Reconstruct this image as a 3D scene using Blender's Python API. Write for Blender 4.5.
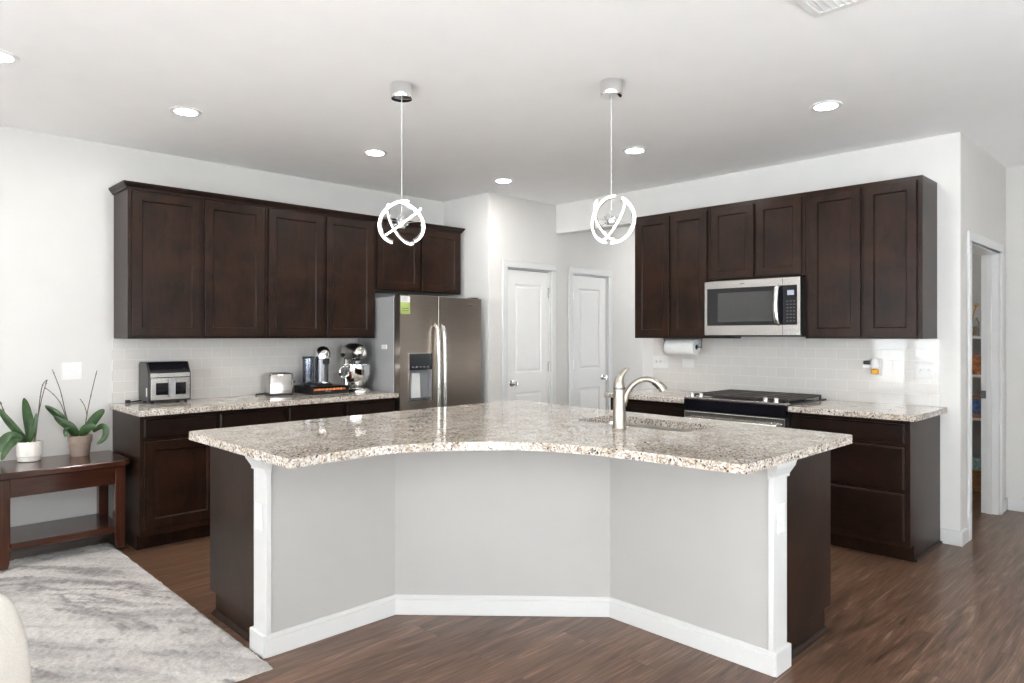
import bpy, bmesh, math, random
from mathutils import Vector, Matrix, noise
from mathutils.geometry import tessellate_polygon

random.seed(7)
D = bpy.data
SC = bpy.context.scene
COL = SC.collection
for o in list(D.objects):
    D.objects.remove(o)
PI = math.pi
R_ = math.radians

# ------------------------------------------------------------------ camera
ANG = R_(45.657)                       # heading of the view, from +X towards +Y
cam_d = D.cameras.new('camera')
cam_d.sensor_width = 36.0
cam_d.lens = 690.0 / 1024 * 36.0
cam_d.shift_y = -5.5 / 1024
cam = D.objects.new('camera', cam_d)
COL.objects.link(cam)
cam.location = (0, 0, 1.39)
cam.rotation_euler = (PI / 2, 0, ANG - PI / 2)
cam_d.clip_start = 0.05
SC.camera = cam

# ------------------------------------------------------------------ exposure, world, large lights
SC.view_settings.view_transform = 'Standard'
SC.view_settings.look = 'None'
SC.view_settings.exposure = 0.80
SC.view_settings.gamma = 1.0
SC.view_settings.use_curve_mapping = False
SC.cycles.max_bounces = 12
SC.cycles.diffuse_bounces = 7
SC.cycles.glossy_bounces = 5
SC.cycles.sample_clamp_indirect = 40.0
SC.cycles.caustics_reflective = False
SC.cycles.caustics_refractive = False
SC.cycles.use_denoising = True

W = D.worlds.new('sky')
SC.world = W
W.use_nodes = True
bg = W.node_tree.nodes['Background']
bg.inputs[0].default_value = (0.88, 0.95, 1.0, 1)
bg.inputs[1].default_value = 6.5
sun = D.lights.new('sun', 'SUN')                # sun added for floor bounce through the living room windows behind the camera
sun.energy = 52.0
sun.angle = R_(1.0)
sun.color = (1.0, 0.985, 0.965)
suno = D.objects.new('sun', sun)
COL.objects.link(suno)
suno.rotation_euler = Vector((0.75, 0.08, -0.76)).to_track_quat('-Z', 'Z').to_euler()

ROOM_X0, ROOM_Y0, CEIL = -3.0, -3.2, 2.74
YL = 5.46          # left wall face
XR = 5.31          # right wall face
YD = 4.78          # wall with the two closet doors
YP = 1.19          # pantry wall face
XB = 6.70          # far right wall face
# windows: (wall, a0, a1, z0, z1)
WINDOWS = [('X', 3.20, 4.45, 0.60, 2.42), ('X', 0.1, 1.8, 0.12, 2.30), ('X', -2.7, -0.5, 0.12, 2.30),
           ('Y', -0.2, 1.3, 0.60, 2.20), ('Y', 1.9, 3.3, 0.60, 2.20)]
for wl, a0, a1, z0, z1 in WINDOWS:      # portals help the sky light find the windows
    l = D.lights.new('window_portal', 'AREA')
    l.shape = 'RECTANGLE'
    l.size = a1 - a0
    l.size_y = z1 - z0
    l.cycles.is_portal = True
    lo = D.objects.new('window_portal', l)
    COL.objects.link(lo)
    if wl == 'X':
        lo.location = (ROOM_X0 - 0.14, (a0 + a1) / 2, (z0 + z1) / 2)
        lo.rotation_euler = (PI / 2, 0, -PI / 2)
    else:
        lo.location = ((a0 + a1) / 2, ROOM_Y0 - 0.14, (z0 + z1) / 2)
        lo.rotation_euler = (PI / 2, 0, 0)
        lo.rotation_euler = (-PI / 2, 0, PI)
    # light leaves a lamp along its local -Z: point it into the room
    d = Vector((1, 0, 0)) if wl == 'X' else Vector((0, 1, 0))
    lo.rotation_euler = d.to_track_quat('-Z', 'Z').to_euler()

# ------------------------------------------------------------------ materials
def mat(name):
    m = D.materials.new(name)
    m.use_nodes = True
    nt = m.node_tree
    b = nt.nodes['Principled BSDF']
    return m, nt, b

def N(nt, typ, **kw):
    n = nt.nodes.new(typ)
    for k, v in kw.items():
        if k in n.inputs:
            n.inputs[k].default_value = v
        else:
            setattr(n, k, v)
    return n

def coords(nt, scale=(1, 1, 1), rot=(0, 0, 0), loc=(0, 0, 0)):
    tc = nt.nodes.new('ShaderNodeTexCoord')
    mp = nt.nodes.new('ShaderNodeMapping')
    mp.inputs['Scale'].default_value = scale
    mp.inputs['Rotation'].default_value = rot
    mp.inputs['Location'].default_value = loc
    nt.links.new(tc.outputs['Object'], mp.inputs['Vector'])
    return mp.outputs['Vector']

def coords_rot(nt, ang, scale, loc=(0, 0, 0)):
    v = coords(nt, rot=(0, 0, ang))
    mp = nt.nodes.new('ShaderNodeMapping')
    mp.inputs['Scale'].default_value = scale
    mp.inputs['Location'].default_value = loc
    nt.links.new(v, mp.inputs['Vector'])
    return mp.outputs['Vector']

def ramp(nt, stops, interp='LINEAR'):
    r = nt.nodes.new('ShaderNodeValToRGB')
    r.color_ramp.interpolation = interp
    e = r.color_ramp.elements
    while len(e) < len(stops):
        e.new(0.5)
    for i, (p, c) in enumerate(stops):
        e[i].position = p
        e[i].color = (c[0], c[1], c[2], 1)
    return r

def bump(nt, b, height, strength=0.1, dist=0.002):
    bp = N(nt, 'ShaderNodeBump')
    bp.inputs['Strength'].default_value = strength
    bp.inputs['Distance'].default_value = dist
    nt.links.new(height, bp.inputs['Height'])
    nt.links.new(bp.outputs['Normal'], b.inputs['Normal'])

def simple(name, col, rough=0.5, metal=0.0, var=0.04, scale=30, bumpy=0.0, coat=0.0, emit=None, spec=None):
    m, nt, b = mat(name)
    v = coords(nt)
    n = N(nt, 'ShaderNodeTexNoise', Scale=scale, Detail=3.0)
    nt.links.new(v, n.inputs['Vector'])
    lo = tuple(max(0, c * (1 - var)) for c in col)
    hi = tuple(min(1, c * (1 + var)) for c in col)
    r = ramp(nt, [(0.3, lo), (0.7, hi)])
    nt.links.new(n.outputs['Fac'], r.inputs['Fac'])
    nt.links.new(r.outputs['Color'], b.inputs['Base Color'])
    b.inputs['Roughness'].default_value = rough
    b.inputs['Metallic'].default_value = metal
    if coat:
        b.inputs['Coat Weight'].default_value = coat
        b.inputs['Coat Roughness'].default_value = 0.08
    if spec is not None:
        b.inputs['Specular IOR Level'].default_value = spec
    if bumpy:
        bump(nt, b, n.outputs['Fac'], bumpy)
    if emit:
        b.inputs['Emission Color'].default_value = (emit[0], emit[1], emit[2], 1)
        b.inputs['Emission Strength'].default_value = emit[3]
    return m

def wood(name, dark, light, rough, grain_axis='Z', scale=6.0, coat=0.0, mott=0.5, spec=0.22):
    m, nt, b = mat(name)
    sc = {'X': (0.12, 1, 1), 'Y': (1, 0.12, 1), 'Z': (1, 1, 0.12)}[grain_axis]
    v = coords(nt, scale=sc)
    n1 = N(nt, 'ShaderNodeTexNoise', Scale=scale * 9, Detail=6.0, Roughness=0.65, Distortion=0.6)
    nt.links.new(v, n1.inputs['Vector'])
    v2 = coords(nt)
    n2 = N(nt, 'ShaderNodeTexNoise', Scale=scale, Detail=4.0, Roughness=0.6, Distortion=0.4)
    nt.links.new(v2, n2.inputs['Vector'])
    mx = N(nt, 'ShaderNodeMix', data_type='FLOAT')
    mx.inputs[0].default_value = mott
    nt.links.new(n1.outputs['Fac'], mx.inputs[2])
    nt.links.new(n2.outputs['Fac'], mx.inputs[3])
    r = ramp(nt, [(0.32, dark), (0.68, light)])
    nt.links.new(mx.outputs[0], r.inputs['Fac'])
    nt.links.new(r.outputs['Color'], b.inputs['Base Color'])
    b.inputs['Roughness'].default_value = rough
    b.inputs['Specular IOR Level'].default_value = spec
    if coat:
        b.inputs['Coat Weight'].default_value = coat
        b.inputs['Coat Roughness'].default_value = 0.15
    bump(nt, b, n1.outputs['Fac'], 0.04, 0.001)
    return m

def brushed(name, col, rough=0.28, axis='X', var=0.06):
    m, nt, b = mat(name)
    sc = {'X': (0.02, 1, 1), 'Y': (1, 0.02, 1), 'Z': (1, 1, 0.02)}[axis]
    v = coords(nt, scale=sc)
    n = N(nt, 'ShaderNodeTexNoise', Scale=260.0, Detail=2.0)
    nt.links.new(v, n.inputs['Vector'])
    r = ramp(nt, [(0.3, tuple(c * (1 - var) for c in col)), (0.7, tuple(min(1, c * (1 + var)) for c in col))])
    nt.links.new(n.outputs['Fac'], r.inputs['Fac'])
    nt.links.new(r.outputs['Color'], b.inputs['Base Color'])
    b.inputs['Metallic'].default_value = 1.0
    b.inputs['Roughness'].default_value = rough
    bump(nt, b, n.outputs['Fac'], 0.05, 0.0005)
    return m

def granite_mat():
    m, nt, b = mat('speckled granite')
    v = coords(nt)
    vo = N(nt, 'ShaderNodeTexVoronoi', Scale=145.0)
    vo.feature = 'F1'
    nz = N(nt, 'ShaderNodeTexNoise', Scale=40.0, Detail=3.0)
    nt.links.new(v, nz.inputs['Vector'])
    mixv = N(nt, 'ShaderNodeMix', data_type='VECTOR')
    mixv.inputs[0].default_value = 0.02
    nt.links.new(v, mixv.inputs[4])
    nt.links.new(nz.outputs['Color'], mixv.inputs[5])
    nt.links.new(mixv.outputs[1], vo.inputs['Vector'])
    sep = N(nt, 'ShaderNodeSeparateColor')
    nt.links.new(vo.outputs['Color'], sep.inputs['Color'])
    r = ramp(nt, GRAN, 'CONSTANT')
    nt.links.new(sep.outputs[0], r.inputs['Fac'])
    # broad warm patches and clusters of dark specks
    n2 = N(nt, 'ShaderNodeTexNoise', Scale=9.0, Detail=5.0, Roughness=0.7)
    nt.links.new(v, n2.inputs['Vector'])
    r2 = ramp(nt, [(0.38, (1.06, 1.04, 1.02)), (0.66, (0.72, 0.66, 0.58))])
    nt.links.new(n2.outputs['Fac'], r2.inputs['Fac'])
    mu = N(nt, 'ShaderNodeMix', data_type='RGBA', blend_type='MULTIPLY')
    mu.inputs[0].default_value = 1.0
    nt.links.new(r.outputs['Color'], mu.inputs[6])
    nt.links.new(r2.outputs['Color'], mu.inputs[7])
    n3 = N(nt, 'ShaderNodeTexNoise', Scale=55.0, Detail=4.0, Roughness=0.75)
    nt.links.new(v, n3.inputs['Vector'])
    r3 = ramp(nt, [(0.61, (0, 0, 0)), (0.66, (1, 1, 1))])
    nt.links.new(n3.outputs['Fac'], r3.inputs['Fac'])
    mk = N(nt, 'ShaderNodeMix', data_type='RGBA')
    nt.links.new(r3.outputs['Color'], mk.inputs[0])
    nt.links.new(mu.outputs[2], mk.inputs[6])
    mk.inputs[7].default_value = (0.10, 0.085, 0.08, 1)
    nt.links.new(mk.outputs[2], b.inputs['Base Color'])
    b.inputs['Roughness'].default_value = 0.07
    return m

GRAN = [(0.0, (0.68, 0.66, 0.63)), (0.32, (0.53, 0.445, 0.355)), (0.53, (0.74, 0.725, 0.70)),
        (0.70, (0.48, 0.45, 0.43)), (0.80, (0.36, 0.28, 0.215)), (0.90, (0.24, 0.21, 0.20)), (0.95, (0.05, 0.045, 0.045))]

def floor_mat():
    m, nt, b = mat('walnut vinyl planks')
    v = coords(nt)
    br = N(nt, 'ShaderNodeTexBrick', Scale=1.0)
    br.offset = 0.37
    br.offset_frequency = 2
    br.inputs['Brick Width'].default_value = 1.22
    br.inputs['Row Height'].default_value = 0.18
    br.inputs['Mortar Size'].default_value = 0.0012
    br.inputs['Mortar Smooth'].default_value = 0.2
    br.inputs['Bias'].default_value = 0.0
    br.inputs['Color1'].default_value = (0, 0, 0, 1)
    br.inputs['Color2'].default_value = (1, 1, 1, 1)
    br.inputs['Mortar'].default_value = (0.5, 0.5, 0.5, 1)
    nt.links.new(v, br.inputs['Vector'])
    sep = N(nt, 'ShaderNodeSeparateColor')
    nt.links.new(br.outputs['Color'], sep.inputs['Color'])
    # shift the grain of each plank by its own random value
    sh = N(nt, 'ShaderNodeCombineXYZ')
    mt = N(nt, 'ShaderNodeMath', operation='MULTIPLY')
    mt.inputs[1].default_value = 37.0
    nt.links.new(sep.outputs[0], mt.inputs[0])
    nt.links.new(mt.outputs[0], sh.inputs['Z'])
    v2 = coords(nt, scale=(0.55, 5.0, 1))
    ad = N(nt, 'ShaderNodeVectorMath', operation='ADD')
    nt.links.new(v2, ad.inputs[0])
    nt.links.new(sh.outputs[0], ad.inputs[1])
    n1 = N(nt, 'ShaderNodeTexNoise', Scale=2.6, Detail=9.0, Roughness=0.64, Distortion=1.7)
    nt.links.new(ad.outputs[0], n1.inputs['Vector'])
    v3 = coords(nt, scale=(1.2, 40.0, 1))
    n2 = N(nt, 'ShaderNodeTexNoise', Scale=3.0, Detail=4.0, Roughness=0.6)
    nt.links.new(v3, n2.inputs['Vector'])
    mx = N(nt, 'ShaderNodeMix', data_type='FLOAT')
    mx.inputs[0].default_value = 0.42
    nt.links.new(n1.outputs['Fac'], mx.inputs[2])
    nt.links.new(n2.outputs['Fac'], mx.inputs[3])
    r = ramp(nt, FLOORC)
    nt.links.new(mx.outputs[0], r.inputs['Fac'])
    tone = ramp(nt, [(0.0, (0.88, 0.88, 0.88)), (1.0, (1.1, 1.08, 1.06))])
    nt.links.new(sep.outputs[0], tone.inputs['Fac'])
    mu = N(nt, 'ShaderNodeMix', data_type='RGBA', blend_type='MULTIPLY')
    mu.inputs[0].default_value = 1.0
    nt.links.new(r.outputs['Color'], mu.inputs[6])
    nt.links.new(tone.outputs['Color'], mu.inputs[7])
    mk = N(nt, 'ShaderNodeMix', data_type='RGBA')
    nt.links.new(br.outputs['Fac'], mk.inputs[0])
    nt.links.new(mu.outputs[2], mk.inputs[6])
    mk.inputs[7].default_value = (0.05, 0.03, 0.022, 1)
    nt.links.new(mk.outputs[2], b.inputs['Base Color'])
    b.inputs['Roughness'].default_value = 0.31
    bump(nt, b, mx.outputs[0], 0.10, 0.001)
    return m

FLOORC = [(0.35, (0.034, 0.0155, 0.0082)), (0.45, (0.098, 0.049, 0.028)), (0.55, (0.158, 0.090, 0.056)), (0.655, (0.30, 0.20, 0.142))]

def tile_mat():
    m, nt, b = mat('greige subway tile')
    v = coords(nt)
    sp = N(nt, 'ShaderNodeSeparateXYZ')
    nt.links.new(v, sp.inputs[0])
    cb = N(nt, 'ShaderNodeCombineXYZ')
    nt.links.new(sp.outputs['X'], cb.inputs['X'])
    nt.links.new(sp.outputs['Z'], cb.inputs['Y'])
    br = N(nt, 'ShaderNodeTexBrick', Scale=1.0)
    br.offset = 0.5
    br.inputs['Brick Width'].default_value = 0.153
    br.inputs['Row Height'].default_value = 0.0765
    br.inputs['Mortar Size'].default_value = 0.0016
    br.inputs['Mortar Smooth'].default_value = 0.3
    br.inputs['Color1'].default_value = (0.69, 0.665, 0.635, 1)
    br.inputs['Color2'].default_value = (0.715, 0.69, 0.66, 1)
    br.inputs['Mortar'].default_value = (0.79, 0.78, 0.765, 1)
    nt.links.new(cb.outputs[0], br.inputs['Vector'])
    nt.links.new(br.outputs['Color'], b.inputs['Base Color'])
    b.inputs['Specular IOR Level'].default_value = 0.5
    rr = N(nt, 'ShaderNodeMapRange')
    rr.inputs['To Min'].default_value = 0.04
    rr.inputs['To Max'].default_value = 0.6
    nt.links.new(br.outputs['Fac'], rr.inputs['Value'])
    nt.links.new(rr.outputs[0], b.inputs['Roughness'])
    inv = N(nt, 'ShaderNodeMath', operation='SUBTRACT')
    inv.inputs[0].default_value = 1.0
    nt.links.new(br.outputs['Fac'], inv.inputs[1])
    bump(nt, b, inv.outputs[0], 0.5, 0.001)
    return m

def rug_mat():
    m, nt, b = mat('cream and grey streaked shag')
    v = coords_rot(nt, R_(49), (0.6, 3.0, 1))
    n1 = N(nt, 'ShaderNodeTexNoise', Scale=1.7, Detail=7.0, Roughness=0.62, Distortion=0.7)
    nt.links.new(v, n1.inputs['Vector'])
    r = ramp(nt, [(0.32, (0.235, 0.215, 0.20)), (0.43, (0.39, 0.365, 0.345)), (0.52, (0.51, 0.48, 0.45)), (0.70, (0.60, 0.575, 0.54)), (0.8, (0.45, 0.43, 0.42))])
    nt.links.new(n1.outputs['Fac'], r.inputs['Fac'])
    v2 = coords_rot(nt, R_(50), (0.55, 1.7, 1), (3.1, 1.7, 0))
    n2 = N(nt, 'ShaderNodeTexNoise', Scale=1.15, Detail=6.0, Roughness=0.55, Distortion=0.6)
    nt.links.new(v2, n2.inputs['Vector'])
    r2 = ramp(nt, [(0.555, (0, 0, 0)), (0.580, (0.7, 0.7, 0.7)), (0.590, (0.8, 0.8, 0.8)), (0.615, (0, 0, 0))])
    nt.links.new(n2.outputs['Fac'], r2.inputs['Fac'])
    mk = N(nt, 'ShaderNodeMix', data_type='RGBA')
    nt.links.new(r2.outputs['Color'], mk.inputs[0])
    nt.links.new(r.outputs['Color'], mk.inputs[6])
    mk.inputs[7].default_value = (0.17, 0.145, 0.14, 1)
    # fine fibre variation
    v3 = coords(nt)
    n3 = N(nt, 'ShaderNodeTexNoise', Scale=90.0, Detail=3.0)
    nt.links.new(v3, n3.inputs['Vector'])
    r3 = ramp(nt, [(0.3, (0.8, 0.8, 0.8)), (0.7, (1.08, 1.08, 1.08))])
    nt.links.new(n3.outputs['Fac'], r3.inputs['Fac'])
    mu = N(nt, 'ShaderNodeMix', data_type='RGBA', blend_type='MULTIPLY')
    mu.inputs[0].default_value = 1.0
    nt.links.new(mk.outputs[2], mu.inputs[6])
    nt.links.new(r3.outputs['Color'], mu.inputs[7])
    nt.links.new(mu.outputs[2], b.inputs['Base Color'])
    b.inputs['Roughness'].default_value = 0.95
    b.inputs['Specular IOR Level'].default_value = 0.1
    b.inputs['Sheen Weight'].default_value = 0.3
    return m

def glass_mat(name, tint=(1, 1, 1), clear=0.9, rough=0.02):
    m, nt, b = mat(name)
    nt.nodes.remove(b)
    out = nt.nodes['Material Output']
    t = N(nt, 'ShaderNodeBsdfTransparent')
    t.inputs[0].default_value = (tint[0], tint[1], tint[2], 1)
    g = N(nt, 'ShaderNodeBsdfGlossy')
    g.inputs['Roughness'].default_value = rough
    fr = N(nt, 'ShaderNodeLayerWeight')
    fr.inputs['Blend'].default_value = 0.2
    mr = N(nt, 'ShaderNodeMapRange')
    mr.inputs['To Min'].default_value = 1 - clear
    mr.inputs['To Max'].default_value = 0.8
    nt.links.new(fr.outputs['Fresnel'], mr.inputs['Value'])
    mx = N(nt, 'ShaderNodeMixShader')
    nt.links.new(mr.outputs[0], mx.inputs[0])
    nt.links.new(t.outputs[0], mx.inputs[1])
    nt.links.new(g.outputs[0], mx.inputs[2])
    nt.links.new(mx.outputs[0], out.inputs['Surface'])
    return m

M = {}
M['wall'] = simple('warm grey wall paint', (0.765, 0.755, 0.735), 0.85, var=0.012, scale=6)
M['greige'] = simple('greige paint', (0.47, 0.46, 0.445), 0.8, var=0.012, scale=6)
M['leftwall'] = simple('pale warm wall paint', (0.68, 0.67, 0.65), 0.85, var=0.012, scale=6)  # the wall paint again, darkened in colour to tone down strong light
M['closetwall'] = simple('light greige wall paint', (0.675, 0.655, 0.63), 0.85, var=0.012, scale=6)  # the wall paint again, with shade put into its colour
M['ceiling'] = simple('white ceiling paint', (0.92, 0.92, 0.915), 0.9, var=0.01, scale=5)
M['trim'] = simple('white trim paint', (0.70, 0.70, 0.69), 0.35, var=0.01)
M['doorpaint'] = simple('white door paint', (0.82, 0.81, 0.79), 0.45, var=0.01)
M['floor'] = floor_mat()
M['tile'] = tile_mat()
M['granite'] = granite_mat()
M['wood'] = wood('espresso stained maple', (0.005, 0.0024, 0.0016), (0.034, 0.0150, 0.0086), 0.31, 'Z', 5.0, mott=0.65)
M['woodh'] = wood('espresso stained maple sideways', (0.006, 0.003, 0.0021), (0.022, 0.0107, 0.007), 0.31, 'X', 5.0, mott=0.6)
M['mahogany'] = wood('red brown mahogany', (0.030, 0.0095, 0.0055), (0.072, 0.024, 0.0125), 0.2, 'X', 4.0, coat=0.4, mott=0.3)
M['mahoganyv'] = wood('red brown mahogany upright', (0.030, 0.0095, 0.0055), (0.072, 0.024, 0.0125), 0.22, 'Z', 4.0, coat=0.4, mott=0.3)
M['mahogany_dark'] = wood('dark polished shelf', (0.03, 0.012, 0.009), (0.07, 0.028, 0.018), 0.12, 'X', 4.0, coat=0.5, mott=0.3)
M['bronze_steel'] = brushed('warm fingerprint proof steel', (0.43, 0.37, 0.315), 0.30, 'X')
M['steel'] = brushed('brushed stainless', (0.55, 0.53, 0.505), 0.24, 'X')
M['steelz'] = brushed('brushed stainless upright', (0.70, 0.68, 0.65), 0.22, 'Z')
M['toaster'] = brushed('darker brushed steel', (0.50, 0.475, 0.45), 0.16, 'Z')
M['nickel'] = brushed('brushed nickel', (0.41, 0.37, 0.315), 0.33, 'Z')
M['chrome'] = simple('polished chrome', (0.82, 0.82, 0.82), 0.05, 1.0, 0.01)
M['gunmetal'] = simple('dark metallic paint', (0.20, 0.20, 0.21), 0.25, 0.8, 0.05)
M['fridge_side'] = simple('grey textured steel side', (0.42, 0.425, 0.43), 0.45, 0.2, 0.04, 200, 0.1)
M['black'] = simple('black plastic', (0.012, 0.012, 0.014), 0.3, 0, 0.1)
M['blackgloss'] = simple('black glass', (0.008, 0.008, 0.011), 0.04, 0, 0.1)
M['oven_glass'] = simple('dark grey oven glass', (0.05, 0.05, 0.049), 0.05, 0, 0.05)
M['iron'] = simple('matte cast iron', (0.055, 0.045, 0.042), 0.5, 0.2, 0.15, 80, 0.2)
M['white'] = simple('white plastic', (0.80, 0.80, 0.79), 0.3, 0, 0.01)
M['paper'] = simple('white kitchen paper', (0.88, 0.88, 0.87), 0.95, 0, 0.03, 120, 0.3)
M['grey'] = simple('mid grey plastic', (0.30, 0.30, 0.31), 0.4, 0, 0.04)
M['screen'] = simple('pale lit display', (0.25, 0.28, 0.32), 0.2, 0, 0.02, emit=(0.75, 0.85, 1.0, 0.1))
M['led'] = simple('white led strip', (0.9, 0.9, 0.9), 0.4, 0, 0.0, emit=(1.0, 0.985, 0.96, 2.4))
M['can'] = simple('recessed lamp lens', (0.9, 0.9, 0.9), 0.4, 0, 0.0, emit=(1.0, 0.985, 0.955, 170.0))
M['leaf'] = simple('glossy green leaf', (0.038, 0.085, 0.026), 0.33, 0, 0.35, 18)
M['stem'] = simple('dry brown stem', (0.10, 0.075, 0.05), 0.7, 0, 0.25, 60)
M['soil'] = simple('bark potting mix', (0.09, 0.055, 0.03), 0.95, 0, 0.5, 90, 0.8)
M['potwhite'] = simple('off white glazed pot', (0.82, 0.79, 0.74), 0.35, 0, 0.03)
M['pottaupe'] = simple('taupe clay pot', (0.33, 0.255, 0.21), 0.6, 0, 0.05)
M['ivory'] = simple('ivory woven upholstery', (0.62, 0.585, 0.53), 0.9, 0, 0.05, 220, 0.25)
M['palerug'] = simple('pale grey woven rug', (0.79, 0.805, 0.82), 0.95, 0, 0.03, 150, 0.2)  # pale colour of the added floor sheets that bounce light upward
M['rug'] = rug_mat()
M['glass'] = glass_mat('window glass', clear=0.95)
M['smoked'] = glass_mat('smoked clear plastic', (0.62, 0.66, 0.74), 0.88, 0.06)
M['clear'] = glass_mat('clear glass', (0.95, 0.97, 0.97), 0.9, 0.03)
M['amber'] = simple('amber scented oil', (0.85, 0.40, 0.03), 0.1, 0, 0.1)
M['orange'] = simple('copper orange foil', (0.80, 0.24, 0.07), 0.3, 0.3, 0.15)
M['green'] = simple('yellow green label', (0.36, 0.45, 0.13), 0.5, 0, 0.05)
M['wicker'] = simple('brown wicker', (0.33, 0.17, 0.075), 0.7, 0, 0.45, 120, 0.8)
M['brass'] = simple('brushed gold metal', (0.75, 0.53, 0.22), 0.25, 1.0, 0.06)
M['snack'] = simple('reddish brown packet', (0.42, 0.16, 0.06), 0.35, 0, 0.5, 25)
M['blueprint'] = simple('blue printed carton', (0.07, 0.13, 0.30), 0.5, 0, 0.6, 40)
M['teal'] = simple('pale teal packet', (0.35, 0.55, 0.52), 0.4, 0, 0.4, 40)
M['cord'] = simple('black cord rubber', (0.012, 0.012, 0.012), 0.5, 0, 0.1)

# ------------------------------------------------------------------ mesh helpers
class MB:
    def __init__(s):
        s.v = []; s.f = []; s.sm = []
    def add(s, verts, faces, smooth=False):
        o = len(s.v)
        s.v += [tuple(p) for p in verts]
        s.f += [tuple(i + o for i in f) for f in faces]
        s.sm += [smooth] * len(faces)
        return s
    def box(s, x0, x1, y0, y1, z0, z1):
        v = [(x0, y0, z0), (x1, y0, z0), (x1, y1, z0), (x0, y1, z0), (x0, y0, z1), (x1, y0, z1), (x1, y1, z1), (x0, y1, z1)]
        return s.add(v, [(0, 3, 2, 1), (4, 5, 6, 7), (0, 1, 5, 4), (1, 2, 6, 5), (2, 3, 7, 6), (3, 0, 4, 7)])
    def prism(s, poly, lo, hi, axis='z', smooth=False):
        n = len(poly)
        def P(a, b, h):
            return {'z': (a, b, h), 'x': (h, a, b), 'y': (a, h, b)}[axis]
        v = [P(a, b, lo) for a, b in poly] + [P(a, b, hi) for a, b in poly]
        o = len(s.v)
        s.v += v
        tris = tessellate_polygon([[Vector((a, b, 0)) for a, b in poly]])
        for t in tris:
            s.f.append(tuple(o + i for i in t)); s.sm.append(False)
            s.f.append(tuple(o + n + i for i in reversed(t))); s.sm.append(False)
        for i in range(n):
            j = (i + 1) % n
            s.f.append((o + i, o + j, o + n + j, o + n + i)); s.sm.append(smooth)
        return s
    def slab_hole(s, outer, hole, z0, z1):
        pts = outer + hole
        no, nh = len(outer), len(hole)
        tris = tessellate_polygon([[Vector((a, b, 0)) for a, b in outer], [Vector((a, b, 0)) for a, b in hole]])
        o = len(s.v); n = no + nh
        s.v += [(a, b, z0) for a, b in pts] + [(a, b, z1) for a, b in pts]
        for t in tris:
            s.f.append(tuple(o + i for i in t)); s.sm.append(False)
            s.f.append(tuple(o + n + i for i in reversed(t))); s.sm.append(False)
        for base, cnt in ((0, no), (no, nh)):
            for i in range(cnt):
                j = (i + 1) % cnt
                s.f.append((o + base + i, o + base + j, o + n + base + j, o + n + base + i)); s.sm.append(False)
        return s
    def tube(s, pts, r, seg=10, closed=False, caps=True, flat=1.0):
        pts = [Vector(p) for p in pts]
        n = len(pts)
        rr = r if isinstance(r, (list, tuple)) else [r] * n
        up = None
        rings = []
        for i in range(n):
            a = pts[(i - 1) % n] if (closed or i > 0) else pts[i]
            b = pts[(i + 1) % n] if (closed or i < n - 1) else pts[i]
            t = (b - a).normalized()
            if up is None:
                up = Vector((0, 0, 1)) if abs(t.z) < 0.9 else Vector((1, 0, 0))
            x = t.cross(up)
            if x.length < 1e-5:
                x = t.orthogonal()
            x.normalize()
            y = x.cross(t).normalized()
            up = y
            rings.append([pts[i] + (x * math.cos(2 * PI * k / seg) + y * flat * math.sin(2 * PI * k / seg)) * rr[i] for k in range(seg)])
        v = [p for rg in rings for p in rg]
        f = []
        m = n if closed else n - 1
        for i in range(m):
            j = (i + 1) % n
            for k in range(seg):
                l = (k + 1) % seg
                f.append((i * seg + k, i * seg + l, j * seg + l, j * seg + k))
        s.add(v, f, True)
        if caps and not closed:
            s.add(rings[0], [tuple(range(seg))]); s.add(rings[-1], [tuple(reversed(range(seg)))])
        return s
    def lathe(s, prof, c=(0, 0, 0), seg=28, axis='z', a0=0.0, a1=2 * PI):
        full = abs(a1 - a0 - 2 * PI) < 1e-6
        na = seg if full else seg + 1
        v = []
        for k in range(na):
            a = a0 + (a1 - a0) * k / seg
            for r, z in prof:
                p = (r * math.cos(a), r * math.sin(a), z)
                if axis == 'x': p = (p[2], p[0], p[1])
                if axis == 'y': p = (p[0], p[2], p[1])
                v.append((c[0] + p[0], c[1] + p[1], c[2] + p[2]))
        m = len(prof)
        f = []
        for k in range(seg):
            l = (k + 1) % na
            for i in range(m - 1):
                f.append((k * m + i, l * m + i, l * m + i + 1, k * m + i + 1))
        s.add(v, f, True)
        return s
    def sphere(s, c, r, seg=20, rings=10, sq=(1, 1, 1)):
        v = []; f = []
        for i in range(rings + 1):
            t = PI * i / rings
            for k in range(seg):
                a = 2 * PI * k / seg
                v.append((c[0] + r * sq[0] * math.sin(t) * math.cos(a), c[1] + r * sq[1] * math.sin(t) * math.sin(a), c[2] - r * sq[2] * math.cos(t)))
        for i in range(rings):
            for k in range(seg):
                l = (k + 1) % seg
                f.append((i * seg + k, i * seg + l, (i + 1) * seg + l, (i + 1) * seg + k))
        return s.add(v, f, True)
    def loft(s, rings, smooth=True, caps=True):
        n = len(rings[0])
        v = [p for r in rings for p in r]
        f = []
        for i in range(len(rings) - 1):
            for k in range(n):
                l = (k + 1) % n
                f.append((i * n + k, i * n + l, (i + 1) * n + l, (i + 1) * n + k))
        s.add(v, f, smooth)
        if caps:
            s.add(rings[0], [tuple(range(n))]); s.add(rings[-1], [tuple(reversed(range(n)))])
        return s
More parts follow.
